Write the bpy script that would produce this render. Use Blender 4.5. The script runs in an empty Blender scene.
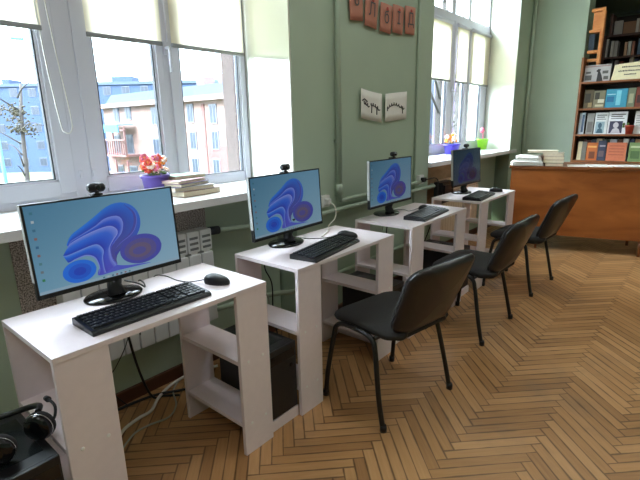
import bpy, bmesh, math, random
from mathutils import Vector, Matrix
random.seed(7)
PI = math.pi
SC = bpy.context.scene
COL = SC.collection

# ------------------------------------------------------------------ materials
def lin(c):
    c = c / 255.0
    return c / 12.92 if c <= 0.04045 else ((c + 0.055) / 1.055) ** 2.4
def rgb(r, g, b): return (lin(r), lin(g), lin(b), 1.0)

def mat(name, col, rough=0.6, metal=0.0, noise=0.0, nscale=20.0, coat=0.0, spec=0.5, bump=0.0, bscale=200.0, emit=None, estr=0.0, ior=None):
    m = bpy.data.materials.new(name); m.use_nodes = True
    nt = m.node_tree; b = nt.nodes['Principled BSDF']
    b.inputs['Base Color'].default_value = col
    b.inputs['Roughness'].default_value = rough
    b.inputs['Metallic'].default_value = metal
    b.inputs['Coat Weight'].default_value = coat
    b.inputs['Specular IOR Level'].default_value = spec
    if ior: b.inputs['IOR'].default_value = ior
    tc = nt.nodes.new('ShaderNodeTexCoord')
    if noise > 0:
        n = nt.nodes.new('ShaderNodeTexNoise'); n.inputs['Scale'].default_value = nscale; n.inputs['Detail'].default_value = 4
        nt.links.new(tc.outputs['Object'], n.inputs['Vector'])
        mr = nt.nodes.new('ShaderNodeMapRange')
        mr.inputs['From Min'].default_value = 0.3; mr.inputs['From Max'].default_value = 0.7
        mr.inputs['To Min'].default_value = 1 - noise; mr.inputs['To Max'].default_value = 1 + noise
        nt.links.new(n.outputs['Fac'], mr.inputs['Value'])
        hs = nt.nodes.new('ShaderNodeHueSaturation'); hs.inputs['Color'].default_value = col
        nt.links.new(mr.outputs['Result'], hs.inputs['Value'])
        nt.links.new(hs.outputs['Color'], b.inputs['Base Color'])
    if bump > 0:
        n2 = nt.nodes.new('ShaderNodeTexNoise'); n2.inputs['Scale'].default_value = bscale
        nt.links.new(tc.outputs['Object'], n2.inputs['Vector'])
        bp = nt.nodes.new('ShaderNodeBump'); bp.inputs['Strength'].default_value = bump; bp.inputs['Distance'].default_value = 0.002
        nt.links.new(n2.outputs['Fac'], bp.inputs['Height']); nt.links.new(bp.outputs['Normal'], b.inputs['Normal'])
    if emit:
        b.inputs['Emission Color'].default_value = emit; b.inputs['Emission Strength'].default_value = estr
    return m

class NB:
    """small helper to chain maths nodes"""
    def __init__(s, nt): s.nt = nt
    def m(s, op, a, b=None, c=None):
        n = s.nt.nodes.new('ShaderNodeMath'); n.operation = op
        for i, v in enumerate((a, b, c)):
            if v is None: continue
            if isinstance(v, (int, float)): n.inputs[i].default_value = v
            else: s.nt.links.new(v, n.inputs[i])
        return n.outputs[0]

def parquet_material():
    m = bpy.data.materials.new('oak_herringbone_parquet'); m.use_nodes = True
    nt = m.node_tree; b = nt.nodes['Principled BSDF']; B = NB(nt)
    tc = nt.nodes.new('ShaderNodeTexCoord'); sp = nt.nodes.new('ShaderNodeSeparateXYZ')
    nt.links.new(tc.outputs['Object'], sp.inputs[0])
    x, y = sp.outputs[0], sp.outputs[1]
    w = 0.0492; n = 8; k = 1 / (math.sqrt(2) * w)
    xs = B.m('SUBTRACT', x, 0.118)
    a = B.m('MULTIPLY', B.m('ADD', xs, y), k); bb = B.m('MULTIPLY', B.m('SUBTRACT', y, xs), k)
    a = B.m('ADD', a, 400.0); bb = B.m('ADD', bb, 400.0)
    i = B.m('FLOOR', a); j = B.m('FLOOR', bb)
    d = B.m('ADD', B.m('SUBTRACT', i, j), 1600.0)
    md = B.m('MODULO', d, 2.0 * n)
    horiz = B.m('LESS_THAN', md, n - 0.5)
    fa = B.m('SUBTRACT', a, i); fb = B.m('SUBTRACT', bb, j)
    # horizontal boards
    he = B.m('ADD', md, fa)                                   # 0..n along the board
    hid = B.m('FLOOR', B.m('DIVIDE', d, 2.0 * n))
    hend = B.m('MINIMUM', he, B.m('SUBTRACT', float(n), he))
    hside = B.m('MINIMUM', fb, B.m('SUBTRACT', 1.0, fb))
    # vertical boards
    ve = B.m('ADD', B.m('SUBTRACT', md, float(n)), B.m('SUBTRACT', 1.0, fb))
    vend = B.m('MINIMUM', ve, B.m('SUBTRACT', float(n), ve))
    vside = B.m('MINIMUM', fa, B.m('SUBTRACT', 1.0, fa))
    def mix(h, v):
        return B.m('ADD', B.m('MULTIPLY', h, horiz), B.m('MULTIPLY', v, B.m('SUBTRACT', 1.0, horiz)))
    end = mix(hend, vend); side = mix(hside, vside)
    edge = B.m('MINIMUM', end, side)
    idx = mix(B.m('ADD', B.m('MULTIPLY', j, 1.37), B.m('MULTIPLY', hid, 7.31)), B.m('ADD', B.m('MULTIPLY', i, 2.71), B.m('ADD', B.m('MULTIPLY', hid, 3.17), 91.3)))
    wn = nt.nodes.new('ShaderNodeTexWhiteNoise'); wn.noise_dimensions = '1D'
    nt.links.new(idx, wn.inputs['W'])
    # grain runs along each board
    along = mix(a, bb); across = mix(bb, a)
    cx = nt.nodes.new('ShaderNodeCombineXYZ')
    nt.links.new(B.m('MULTIPLY', along, 0.35), cx.inputs[0]); nt.links.new(B.m('MULTIPLY', across, 5.0), cx.inputs[1]); nt.links.new(B.m('MULTIPLY', idx, 3.3), cx.inputs[2])
    gr = nt.nodes.new('ShaderNodeTexNoise'); gr.inputs['Scale'].default_value = 1.0; gr.inputs['Detail'].default_value = 5
    nt.links.new(cx.outputs[0], gr.inputs['Vector'])
    ramp = nt.nodes.new('ShaderNodeValToRGB')
    e = ramp.color_ramp.elements
    e[0].position = 0.0; e[0].color = rgb(138, 96, 58); e[1].position = 1.0; e[1].color = rgb(206, 160, 112)
    mid = ramp.color_ramp.elements.new(0.5); mid.color = rgb(180, 134, 86)
    v = B.m('ADD', B.m('MULTIPLY', wn.outputs['Value'], 0.55), B.m('MULTIPLY', gr.outputs['Fac'], 0.5))
    nt.links.new(v, ramp.inputs['Fac'])
    # worn, greyed varnish patches
    pn = nt.nodes.new('ShaderNodeTexNoise'); pn.inputs['Scale'].default_value = 1.6; pn.inputs['Detail'].default_value = 6; pn.inputs['Roughness'].default_value = 0.65
    nt.links.new(tc.outputs['Object'], pn.inputs['Vector'])
    wear = nt.nodes.new('ShaderNodeMapRange'); wear.inputs['From Min'].default_value = 0.54; wear.inputs['From Max'].default_value = 0.74
    wear.inputs['To Max'].default_value = 0.55
    nt.links.new(pn.outputs['Fac'], wear.inputs['Value'])
    mx = nt.nodes.new('ShaderNodeMix'); mx.data_type = 'RGBA'
    nt.links.new(wear.outputs['Result'], mx.inputs[0]); nt.links.new(ramp.outputs['Color'], mx.inputs[6]); mx.inputs[7].default_value = rgb(128, 108, 88)
    # open joints, some darker with dirt
    jn = nt.nodes.new('ShaderNodeTexNoise'); jn.inputs['Scale'].default_value = 5.0; jn.inputs['Detail'].default_value = 3
    nt.links.new(tc.outputs['Object'], jn.inputs['Vector'])
    wid = B.m('MULTIPLY', B.m('POWER', jn.outputs['Fac'], 2.0), 0.42)
    gap = nt.nodes.new('ShaderNodeMapRange'); gap.inputs['From Min'].default_value = 0.0
    nt.links.new(edge, gap.inputs['Value']); nt.links.new(wid, gap.inputs['From Max'])
    gap.inputs['To Min'].default_value = 0.85; gap.inputs['To Max'].default_value = 0.0
    m2 = nt.nodes.new('ShaderNodeMix'); m2.data_type = 'RGBA'
    nt.links.new(gap.outputs['Result'], m2.inputs[0]); nt.links.new(mx.outputs[2], m2.inputs[6]); m2.inputs[7].default_value = rgb(62, 40, 24)
    nt.links.new(m2.outputs[2], b.inputs['Base Color'])
    rr = nt.nodes.new('ShaderNodeMapRange'); rr.inputs['To Min'].default_value = 0.3; rr.inputs['To Max'].default_value = 0.52
    nt.links.new(pn.outputs['Fac'], rr.inputs['Value']); nt.links.new(rr.outputs['Result'], b.inputs['Roughness'])
    bp = nt.nodes.new('ShaderNodeBump'); bp.inputs['Strength'].default_value = 0.25; bp.inputs['Distance'].default_value = 0.002; bp.invert = True
    nt.links.new(gap.outputs['Result'], bp.inputs['Height']); nt.links.new(bp.outputs['Normal'], b.inputs['Normal'])
    return m

def wood_material(name, dark, light, scale=(1.2, 1.2, 9.0), rough=0.4):
    m = bpy.data.materials.new(name); m.use_nodes = True
    nt = m.node_tree; b = nt.nodes['Principled BSDF']
    tc = nt.nodes.new('ShaderNodeTexCoord'); mp = nt.nodes.new('ShaderNodeMapping'); mp.inputs['Scale'].default_value = scale
    n = nt.nodes.new('ShaderNodeTexNoise'); n.inputs['Scale'].default_value = 2.0; n.inputs['Detail'].default_value = 7; n.inputs['Distortion'].default_value = 0.6
    r = nt.nodes.new('ShaderNodeValToRGB'); r.color_ramp.elements[0].position = 0.28; r.color_ramp.elements[1].position = 0.74
    r.color_ramp.elements[0].color = dark; r.color_ramp.elements[1].color = light
    nt.links.new(tc.outputs['Object'], mp.inputs[0]); nt.links.new(mp.outputs[0], n.inputs['Vector']); nt.links.new(n.outputs['Fac'], r.inputs['Fac'])
    nt.links.new(r.outputs['Color'], b.inputs['Base Color']); b.inputs['Roughness'].default_value = rough
    return m

def speckle_material():
    m = bpy.data.materials.new('speckled_insulation_sheet'); m.use_nodes = True
    nt = m.node_tree; b = nt.nodes['Principled BSDF']
    tc = nt.nodes.new('ShaderNodeTexCoord')
    n = nt.nodes.new('ShaderNodeTexNoise'); n.inputs['Scale'].default_value = 170; n.inputs['Detail'].default_value = 3
    r = nt.nodes.new('ShaderNodeValToRGB'); r.color_ramp.elements[0].position = 0.38; r.color_ramp.elements[1].position = 0.62
    r.color_ramp.elements[0].color = rgb(92, 84, 82); r.color_ramp.elements[1].color = rgb(206, 196, 190)
    nt.links.new(tc.outputs['Object'], n.inputs['Vector']); nt.links.new(n.outputs['Fac'], r.inputs['Fac']); nt.links.new(r.outputs['Color'], b.inputs['Base Color'])
    b.inputs['Roughness'].default_value = 0.5
    return m

def glass_material():
    m = bpy.data.materials.new('window_glass'); m.use_nodes = True
    nt = m.node_tree; nt.nodes.remove(nt.nodes['Principled BSDF'])
    out = nt.nodes['Material Output']
    t = nt.nodes.new('ShaderNodeBsdfTransparent'); g = nt.nodes.new('ShaderNodeBsdfGlossy'); g.inputs['Roughness'].default_value = 0.02
    t.inputs['Color'].default_value = (0.94, 0.97, 0.98, 1)
    ge = nt.nodes.new('ShaderNodeNewGeometry'); dt = nt.nodes.new('ShaderNodeVectorMath'); dt.operation = 'DOT_PRODUCT'
    nt.links.new(ge.outputs['Normal'], dt.inputs[0]); nt.links.new(ge.outputs['Incoming'], dt.inputs[1])
    B = NB(nt); fr = B.m('ADD', B.m('MULTIPLY', B.m('POWER', B.m('SUBTRACT', 1.0, B.m('ABSOLUTE', dt.outputs['Value'])), 5.0), 0.96), 0.04)
    mx = nt.nodes.new('ShaderNodeMixShader')
    nt.links.new(fr, mx.inputs[0]); nt.links.new(t.outputs[0], mx.inputs[1]); nt.links.new(g.outputs[0], mx.inputs[2]); nt.links.new(mx.outputs[0], out.inputs['Surface'])
    return m

def blind_material():
    m = bpy.data.materials.new('translucent_blind_fabric'); m.use_nodes = True
    nt = m.node_tree; nt.nodes.remove(nt.nodes['Principled BSDF'])
    out = nt.nodes['Material Output']
    d = nt.nodes.new('ShaderNodeBsdfDiffuse'); d.inputs['Color'].default_value = rgb(235, 228, 208)
    t = nt.nodes.new('ShaderNodeBsdfTranslucent'); t.inputs['Color'].default_value = rgb(250, 240, 214)
    mx = nt.nodes.new('ShaderNodeMixShader'); mx.inputs[0].default_value = 0.4
    nt.links.new(d.outputs[0], mx.inputs[1]); nt.links.new(t.outputs[0], mx.inputs[2]); nt.links.new(mx.outputs[0], out.inputs['Surface'])
    return m

M = {}
M['floor'] = parquet_material()
M['wall'] = mat('sage_green_wall_paint', rgb(174, 191, 170), 0.55, noise=0.03, nscale=3, bump=0.15, bscale=60)
M['darkwall'] = mat('shade_darkened_back_room_green', rgb(104, 114, 100), 0.7, noise=0.04, nscale=3)  # wall green darkened; the back room's dimness is put into the colour
M['ceiling'] = mat('white_ceiling_paint', rgb(232, 232, 226), 0.8, noise=0.02, nscale=2)
M['reveal'] = mat('glossy_white_window_lining', rgb(226, 226, 214), 0.06, spec=0.5, ior=1.9, noise=0.01, nscale=2)
M['upvc'] = mat('white_upvc', rgb(212, 213, 226), 0.28, noise=0.012, nscale=4)
M['gasket'] = mat('dark_rubber_gasket', rgb(52, 56, 62), 0.6, noise=0.05)
M['sill'] = mat('white_sill_laminate', rgb(232, 232, 230), 0.22, noise=0.01, nscale=5)
M['glass'] = glass_material()
M['blind'] = blind_material()
M['alu'] = mat('grey_aluminium_bar', rgb(150, 152, 156), 0.4, 0.5, noise=0.03)
M['cord'] = mat('white_plastic_cord', rgb(230, 230, 228), 0.4, noise=0.02)
M['plaster'] = mat('rough_pink_plaster', rgb(64, 50, 47), 0.9, noise=0.28, nscale=38, bump=0.8, bscale=70)
M['skirting'] = wood_material('brown_painted_skirting', rgb(74, 42, 28), rgb(98, 58, 38), rough=0.4)
M['foil'] = speckle_material()
M['tanboard'] = wood_material('tan_board', rgb(176, 142, 108), rgb(206, 174, 138), (2, 2, 6), 0.6)
M['rad'] = mat('white_radiator_enamel', rgb(228, 230, 230), 0.3, noise=0.01)
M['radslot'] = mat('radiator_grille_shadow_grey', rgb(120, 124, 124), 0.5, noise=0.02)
M['radcream'] = mat('cream_radiator_enamel', rgb(226, 204, 180), 0.4, noise=0.03)
M['pipe'] = mat('sage_green_pipe_paint', rgb(172, 188, 168), 0.4, noise=0.02)
M['metal'] = mat('chromed_steel', rgb(190, 190, 190), 0.25, 0.9, noise=0.03)
M['deskwhite'] = mat('white_melamine_board', rgb(238, 225, 229), 0.32, noise=0.018, nscale=30)
M['cap'] = mat('white_screw_cap_plastic', rgb(246, 244, 244), 0.3, noise=0.01)
M['black'] = mat('black_plastic', rgb(24, 25, 28), 0.38, noise=0.08)
M['blackgloss'] = mat('glossy_black_plastic', rgb(14, 14, 16), 0.12, noise=0.05)
M['key'] = mat('black_keycap_plastic', rgb(38, 40, 44), 0.42, noise=0.06, nscale=60)
M['legend'] = mat('white_key_legend', rgb(190, 194, 200), 0.5, noise=0.02)
M['bezelside'] = mat('silver_grey_casing', rgb(188, 190, 190), 0.35, noise=0.02)
M['pc'] = mat('black_sheet_metal_case', rgb(22, 22, 24), 0.42, noise=0.06, nscale=30)
M['pcgloss'] = mat('glossy_black_case_top', rgb(28, 32, 34), 0.2, noise=0.05)
M['led'] = mat('violet_power_light', rgb(30, 10, 60), 0.4, noise=0.01, emit=rgb(110, 70, 255), estr=1.2)
M['seatfab'] = mat('black_woven_fabric', rgb(36, 34, 34), 0.9, noise=0.15, nscale=180, bump=0.4, bscale=500)
M['shell'] = mat('dark_brown_black_plastic_shell', rgb(32, 26, 24), 0.3, noise=0.08, nscale=25)
M['tube'] = mat('black_enamelled_steel_tube', rgb(18, 17, 17), 0.3, noise=0.05)
M['veneer'] = wood_material('orange_brown_veneer', rgb(128, 68, 28), rgb(176, 104, 50), (1.0, 1.0, 3.2), 0.33)
M['veneeredge'] = wood_material('dark_veneer_edge', rgb(104, 56, 26), rgb(150, 90, 46), (1, 1, 6), 0.4)
M['caseswood'] = wood_material('brown_bookcase_wood', rgb(116, 66, 34), rgb(156, 98, 56), (2, 2, 5), 0.45)
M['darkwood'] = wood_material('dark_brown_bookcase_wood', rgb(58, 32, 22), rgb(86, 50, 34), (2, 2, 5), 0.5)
M['backdark'] = mat('dark_bookcase_back', rgb(48, 40, 34), 0.8, noise=0.1)
M['orangewood'] = wood_material('warm_orange_pine', rgb(206, 124, 62), rgb(236, 164, 98), (2, 2, 7), 0.45)
M['paper'] = mat('white_paper', rgb(240, 238, 232), 0.75, noise=0.02)
M['ink'] = mat('dark_ink', rgb(52, 50, 52), 0.7, noise=0.05)
M['greyink'] = mat('grey_ink', rgb(92, 90, 88), 0.7, noise=0.05)
M['pages'] = mat('book_page_block', rgb(226, 214, 190), 0.8, noise=0.06, nscale=90)
M['pinkcard'] = mat('salmon_pink_card', rgb(196, 132, 112), 0.7, noise=0.06, nscale=8)
M['redink'] = mat('red_ink', rgb(170, 60, 52), 0.7, noise=0.03)
M['purplepot'] = mat('purple_plastic', rgb(104, 84, 170), 0.35, noise=0.02)
M['bluepot'] = mat('violet_blue_plastic', rgb(86, 74, 190), 0.35, noise=0.02)
M['greenpot'] = mat('lime_green_plastic', rgb(140, 206, 44), 0.35, noise=0.02)
M['redpot'] = mat('brick_red_plastic', rgb(170, 62, 44), 0.4, noise=0.03)
M['petalr'] = mat('coral_red_petal', rgb(226, 84, 66), 0.6, noise=0.08, nscale=40)
M['petalo'] = mat('orange_petal', rgb(240, 150, 60), 0.6, noise=0.08, nscale=40)
M['petalw'] = mat('pale_pink_petal', rgb(246, 220, 206), 0.6, noise=0.04, nscale=40)
M['petalp'] = mat('pink_petal', rgb(220, 110, 140), 0.6, noise=0.06, nscale=40)
M['leaf'] = mat('green_leaf', rgb(92, 128, 56), 0.6, noise=0.12, nscale=30)
M['soil'] = mat('dark_soil', rgb(70, 54, 42), 0.9, noise=0.2, nscale=60)
M['socket'] = mat('white_socket_plastic', rgb(226, 226, 222), 0.4, noise=0.02)
M['wcable'] = mat('white_cable_sheath', rgb(226, 222, 212), 0.5, noise=0.04)
M['bcable'] = mat('black_cable_sheath', rgb(20, 20, 22), 0.5, noise=0.04)
M['gcable'] = mat('grey_green_cable_sheath', rgb(168, 168, 152), 0.5, noise=0.04)

def em(name, c, s=0.5):
    return mat(name, rgb(6, 6, 8), 0.16, emit=rgb(*c), estr=s)

_cc = {}
def cmat(c, rough=0.6):
    key = (c, rough)
    if key not in _cc: _cc[key] = mat('book_cover_%d_%d_%d' % c, rgb(*c), rough, noise=0.06, nscale=35)
    return _cc[key]

# ------------------------------------------------------------------ mesh builder
class MB:
    def __init__(s): s.bm = bmesh.new(); s.mi = 0
    def _f(s, vs, smooth=False):
        try:
            f = s.bm.faces.new(vs); f.material_index = s.mi; f.smooth = smooth
            return f
        except ValueError: return None
    def box(s, c, d, rz=0.0, bev=0.0, mtx=None):
        t = bmesh.new(); bmesh.ops.create_cube(t, size=1.0)
        bmesh.ops.scale(t, vec=d, verts=t.verts)
        if bev > 0: bmesh.ops.bevel(t, geom=list(t.edges), offset=bev, segments=2, profile=0.7, affect='EDGES', clamp_overlap=True)
        mt = Matrix.Translation(c) @ Matrix.Rotation(rz, 4, 'Z')
        if mtx is not None: mt = mtx @ mt
        s.add(t, mt); t.free(); return s
    def b2(s, x0, x1, y0, y1, z0, z1, bev=0.0):
        return s.box(((x0 + x1) / 2, (y0 + y1) / 2, (z0 + z1) / 2), (abs(x1 - x0), abs(y1 - y0), abs(z1 - z0)), 0, bev)
    def add(s, t, mt=None, smooth=None):
        mp = {}
        for v in t.verts: mp[v] = s.bm.verts.new(mt @ v.co if mt is not None else v.co)
        for f in t.faces: s._f([mp[v] for v in f.verts], f.smooth if smooth is None else smooth)
    def prism(s, pts, z0, z1, mt=None):
        """plan polygon extruded in z (or through mt)"""
        T = (lambda v: mt @ Vector(v)) if mt is not None else Vector
        a = [s.bm.verts.new(T((p[0], p[1], z0))) for p in pts]; b = [s.bm.verts.new(T((p[0], p[1], z1))) for p in pts]
        n = len(pts); s._f(list(reversed(a))); s._f(b)
        for i in range(n): s._f([a[i], a[(i + 1) % n], b[(i + 1) % n], b[i]])
        return s
    def tube(s, pts, r, n=8, caps=True, closed=False):
        pts = [Vector(p) for p in pts]; N = len(pts); rings = []
        rr = r if isinstance(r, (list, tuple)) else [r] * N
        up = Vector((0, 0, 1)); prev = None
        for i, p in enumerate(pts):
            if closed: d = pts[(i + 1) % N] - pts[i - 1]
            else: d = pts[min(i + 1, N - 1)] - pts[max(i - 1, 0)]
            d.normalize()
            if prev is None:
                u = up if abs(d.dot(up)) < 0.9 else Vector((1, 0, 0))
                a = d.cross(u).normalized()
            else:
                a = (prev - d * prev.dot(d)).normalized()
            prev = a; b = d.cross(a)
            rings.append([s.bm.verts.new(p + (a * math.cos(2 * PI * k / n) + b * math.sin(2 * PI * k / n)) * rr[i]) for k in range(n)])
        for i in range(N if closed else N - 1):
            A, Bq = rings[i], rings[(i + 1) % N]
            for k in range(n): s._f([A[k], A[(k + 1) % n], Bq[(k + 1) % n], Bq[k]], True)
        if caps and not closed: s._f(list(reversed(rings[0]))); s._f(rings[-1])
        return s
    def lathe(s, prof, c=(0, 0, 0), n=24, sx=1.0, sy=1.0, mt=None, caps=True):
        rings = []
        for r, z in prof:
            ring = []
            for k in range(n):
                v = Vector((c[0] + r * sx * math.cos(2 * PI * k / n), c[1] + r * sy * math.sin(2 * PI * k / n), c[2] + z))
                ring.append(s.bm.verts.new(mt @ v if mt is not None else v))
            rings.append(ring)
        for i in range(len(rings) - 1):
            for k in range(n): s._f([rings[i][k], rings[i][(k + 1) % n], rings[i + 1][(k + 1) % n], rings[i + 1][k]], True)
        if caps: s._f(list(reversed(rings[0]))); s._f(rings[-1])
        return s
    def ball(s, c, r, sc=(1, 1, 1), sub=2, mt=None):
        t = bmesh.new(); bmesh.ops.create_icosphere(t, subdivisions=sub, radius=r)
        m_ = Matrix.Translation(c) @ Matrix.Diagonal((*sc, 1))
        if mt is not None: m_ = mt @ m_
        s.add(t, m_, True); t.free(); return s
    def sheet(s, fn, nu, nv, thick=0.0):
        """grid surface fn(u,v)->point; with thickness along local normal"""
        P = [[Vector(fn(i / nu, j / nv)) for j in range(nv + 1)] for i in range(nu + 1)]
        def nor(i, j):
            du = P[min(i + 1, nu)][j] - P[max(i - 1, 0)][j]; dv = P[i][min(j + 1, nv)] - P[i][max(j - 1, 0)]
            q = du.cross(dv); return q.normalized() if q.length > 1e-9 else Vector((0, 0, 1))
        V = [[s.bm.verts.new(P[i][j]) for j in range(nv + 1)] for i in range(nu + 1)]
        for i in range(nu):
            for j in range(nv): s._f([V[i][j], V[i + 1][j], V[i + 1][j + 1], V[i][j + 1]], True)
        if thick:
            W = [[s.bm.verts.new(P[i][j] - nor(i, j) * thick) for j in range(nv + 1)] for i in range(nu + 1)]
            for i in range(nu):
                for j in range(nv): s._f([W[i][j + 1], W[i + 1][j + 1], W[i + 1][j], W[i][j]], True)
            for i in range(nu):
                s._f([V[i + 1][0], V[i][0], W[i][0], W[i + 1][0]]); s._f([V[i][nv], V[i + 1][nv], W[i + 1][nv], W[i][nv]])
            for j in range(nv):
                s._f([V[0][j], V[0][j + 1], W[0][j + 1], W[0][j]]); s._f([V[nu][j + 1], V[nu][j], W[nu][j], W[nu][j + 1]])
        return s
    def build(s, name, mats, parent=None, loc=None, rz=0.0):
        me = bpy.data.meshes.new(name)
        bmesh.ops.recalc_face_normals(s.bm, faces=s.bm.faces) if getattr(s, 'recalc', True) else None
        s.bm.to_mesh(me); s.bm.free()
        for m_ in (mats if isinstance(mats, (list, tuple)) else [mats]): me.materials.append(m_)
        o = bpy.data.objects.new(name, me); COL.objects.link(o)
        if parent: o.parent = parent
        if loc is not None: o.location = loc
        o.rotation_euler.z = rz
        return o

def tag(o, label=None, cat=None, group=None, kind=None):
    if label: o['label'] = label
    if cat: o['category'] = cat
    if group: o['group'] = group
    if kind: o['kind'] = kind
    return o
def empty(name, loc=(0, 0, 0), rz=0.0, label=None, cat=None, group=None, kind=None):
    o = bpy.data.objects.new(name, None); COL.objects.link(o); o.location = loc; o.rotation_euler.z = rz
    o.empty_display_size = 0.05
    return tag(o, label, cat, group, kind)
def copy_tree(o, parent=None):
    c = o.copy(); COL.objects.link(c); c.parent = parent
    for ch in list(o.children): copy_tree(ch, c)
    return c
def struct(o): o['kind'] = 'structure'; return o
def smooth_path(pts, k=6):
    """Catmull-Rom through points"""
    P = [Vector(p) for p in pts]; out = []
    for i in range(len(P) - 1):
        p0, p1, p2, p3 = P[max(i - 1, 0)], P[i], P[i + 1], P[min(i + 2, len(P) - 1)]
        for j in range(k):
            t = j / k
            out.append(0.5 * ((2 * p1) + (p2 - p0) * t + (2 * p0 - 5 * p1 + 4 * p2 - p3) * t * t + (3 * p1 - p0 - 3 * p2 + p3) * t ** 3))
    out.append(P[-1]); return out

# ------------------------------------------------------------------ room shell
WX, NX, GX, EX = -0.632, -0.806, -1.092, -1.40        # wall face, niche back, sash face, outer face
SZ = 1.0165                                            # sill top
W1 = (-0.566, 1.6945, -0.60, 1.760)                    # opening at the wall face, at the sash
W2 = (3.49, 5.753, 3.42, 6.06)
EY = 6.26                                              # end wall
CEIL = 3.5; WTOP = 3.05; BACKY = -3.2; RX = 5.2
FY = 7.6

b = MB(); b.b2(NX - 0.02, RX, BACKY, FY, -0.06, 0.0); struct(b.build('floor', M['floor']))
b = MB(); b.b2(EX, RX + 0.1, BACKY - 0.1, FY + 0.1, CEIL, CEIL + 0.12); struct(b.build('ceiling', M['ceiling']))

b = MB()
ix = GX - 0.05
b.prism([(WX, BACKY - .1), (WX, W1[0]), (ix, W1[2]), (ix, W1[2] + 0.05), (EX, W1[2]), (EX, BACKY - .1)], 0, CEIL)
b.prism([(WX, W1[1]), (WX, W2[0]), (ix, W2[2]), (ix, W2[2] + 0.03), (EX + .1, W2[2]), (EX + .1, W1[3] + .01), (ix, W1[3] - 0.04), (ix, W1[3])], 0, CEIL)
b.prism([(WX, W2[1]), (WX, EY), (WX, FY + .1), (EX, FY + .1), (EX, W2[3]), (ix, W2[3] - 0.04), (ix, W2[3])], 0, CEIL)
for w in (W1, W2):
    b.prism([(NX, w[0]), (NX, w[1]), (ix, w[3]), (EX, w[3]), (EX, w[2]), (ix, w[2])], 0, SZ - 0.045)
    b.prism([(WX, w[0]), (WX, w[1]), (ix, w[3]), (EX, w[3]), (EX, w[2]), (ix, w[2])], WTOP, CEIL)
struct(b.build('wall_left', M['wall']))
# outer skin of the pier seen through the right hand pane
b = MB(); b.prism([(ix - 0.03, W1[3] - 0.055), (EX + .075, W1[3] - 0.035), (EX + .075, W1[3] + 0.02), (ix - 0.03, W1[3] + 0.02)], 0.6, WTOP)
b.prism([(EX + .10, W1[3] - 0.035), (EX + .10, W2[2]), (EX + .075, W2[2]), (EX + .075, W1[3] - 0.035)], -5.1, CEIL)
struct(b.build('wall_exterior', M['plaster']))
b = MB(); b.b2(EX, -0.005, EY, EY + 0.32, 0, CEIL); b.b2(2.4, RX, EY, EY + 0.32, 0, CEIL); b.b2(-0.005, 2.4, EY, EY + 0.32, 2.95, CEIL)
struct(b.build('wall_end', M['wall']))
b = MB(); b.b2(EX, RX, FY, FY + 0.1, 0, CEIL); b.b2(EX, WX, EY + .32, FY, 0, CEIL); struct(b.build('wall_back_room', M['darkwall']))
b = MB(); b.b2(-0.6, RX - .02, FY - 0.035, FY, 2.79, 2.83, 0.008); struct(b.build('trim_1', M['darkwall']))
b = MB(); b.b2(RX, RX + 0.1, BACKY, FY, 0, CEIL); struct(b.build('wall_right', M['wall']))
b = MB(); b.b2(EX, RX, BACKY - 0.1, BACKY, 0, CEIL); struct(b.build('wall_behind', M['wall']))
# skirting in the window niches
b = MB(); b.b2(NX, NX + 0.022, W1[0], W1[1], 0, 0.07, 0.004); b.b2(WX, WX + 0.022, W1[1], W2[0], 0, 0.07, 0.004); b.b2(NX, NX + 0.022, W2[0], W2[1], 0, 0.07, 0.004); b.b2(WX, WX + 0.022, W2[1], EY, 0, 0.07, 0.004); b.b2(WX, -0.005, EY - 0.022, EY, 0, 0.07, 0.004)
struct(b.build('baseboard_left', M['skirting']))
# glossy lining of the reveals
b = MB()
for w in (W1, W2):
    b.prism([(WX - 0.004, w[1] - 0.012), (WX - 0.004, w[1] + 0.004), (GX - 0.03, w[3] + 0.004), (GX - 0.03, w[3] - 0.012)], SZ, WTOP)
    b.prism([(WX - 0.004, w[0] + 0.012), (WX - 0.004, w[0] - 0.004), (GX - 0.03, w[2] - 0.004), (GX - 0.03, w[2] + 0.012)], SZ, WTOP)
    b.b2(GX - .03, WX - .004, w[0], w[1], WTOP - 0.012, WTOP)
struct(b.build('trim_2', M['reveal']))

# sills
def sill(name, w, extra0, extra1):
    m_ = MB()
    m_.prism([(WX + 0.027, w[0] - extra0), (WX + 0.027, w[1] + extra1), (WX, w[1] + extra1), (WX, w[1]), (GX - 0.02, w[3]), (GX - 0.02, w[2]), (WX, w[0]), (WX, w[0] - extra0)], SZ - 0.04, SZ)
    o = m_.build(name, M['sill']); struct(o); return o
sill('trim_3', W1, 0.03, 0.02); sill('trim_4', W2, 0.0, 0.2)

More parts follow.
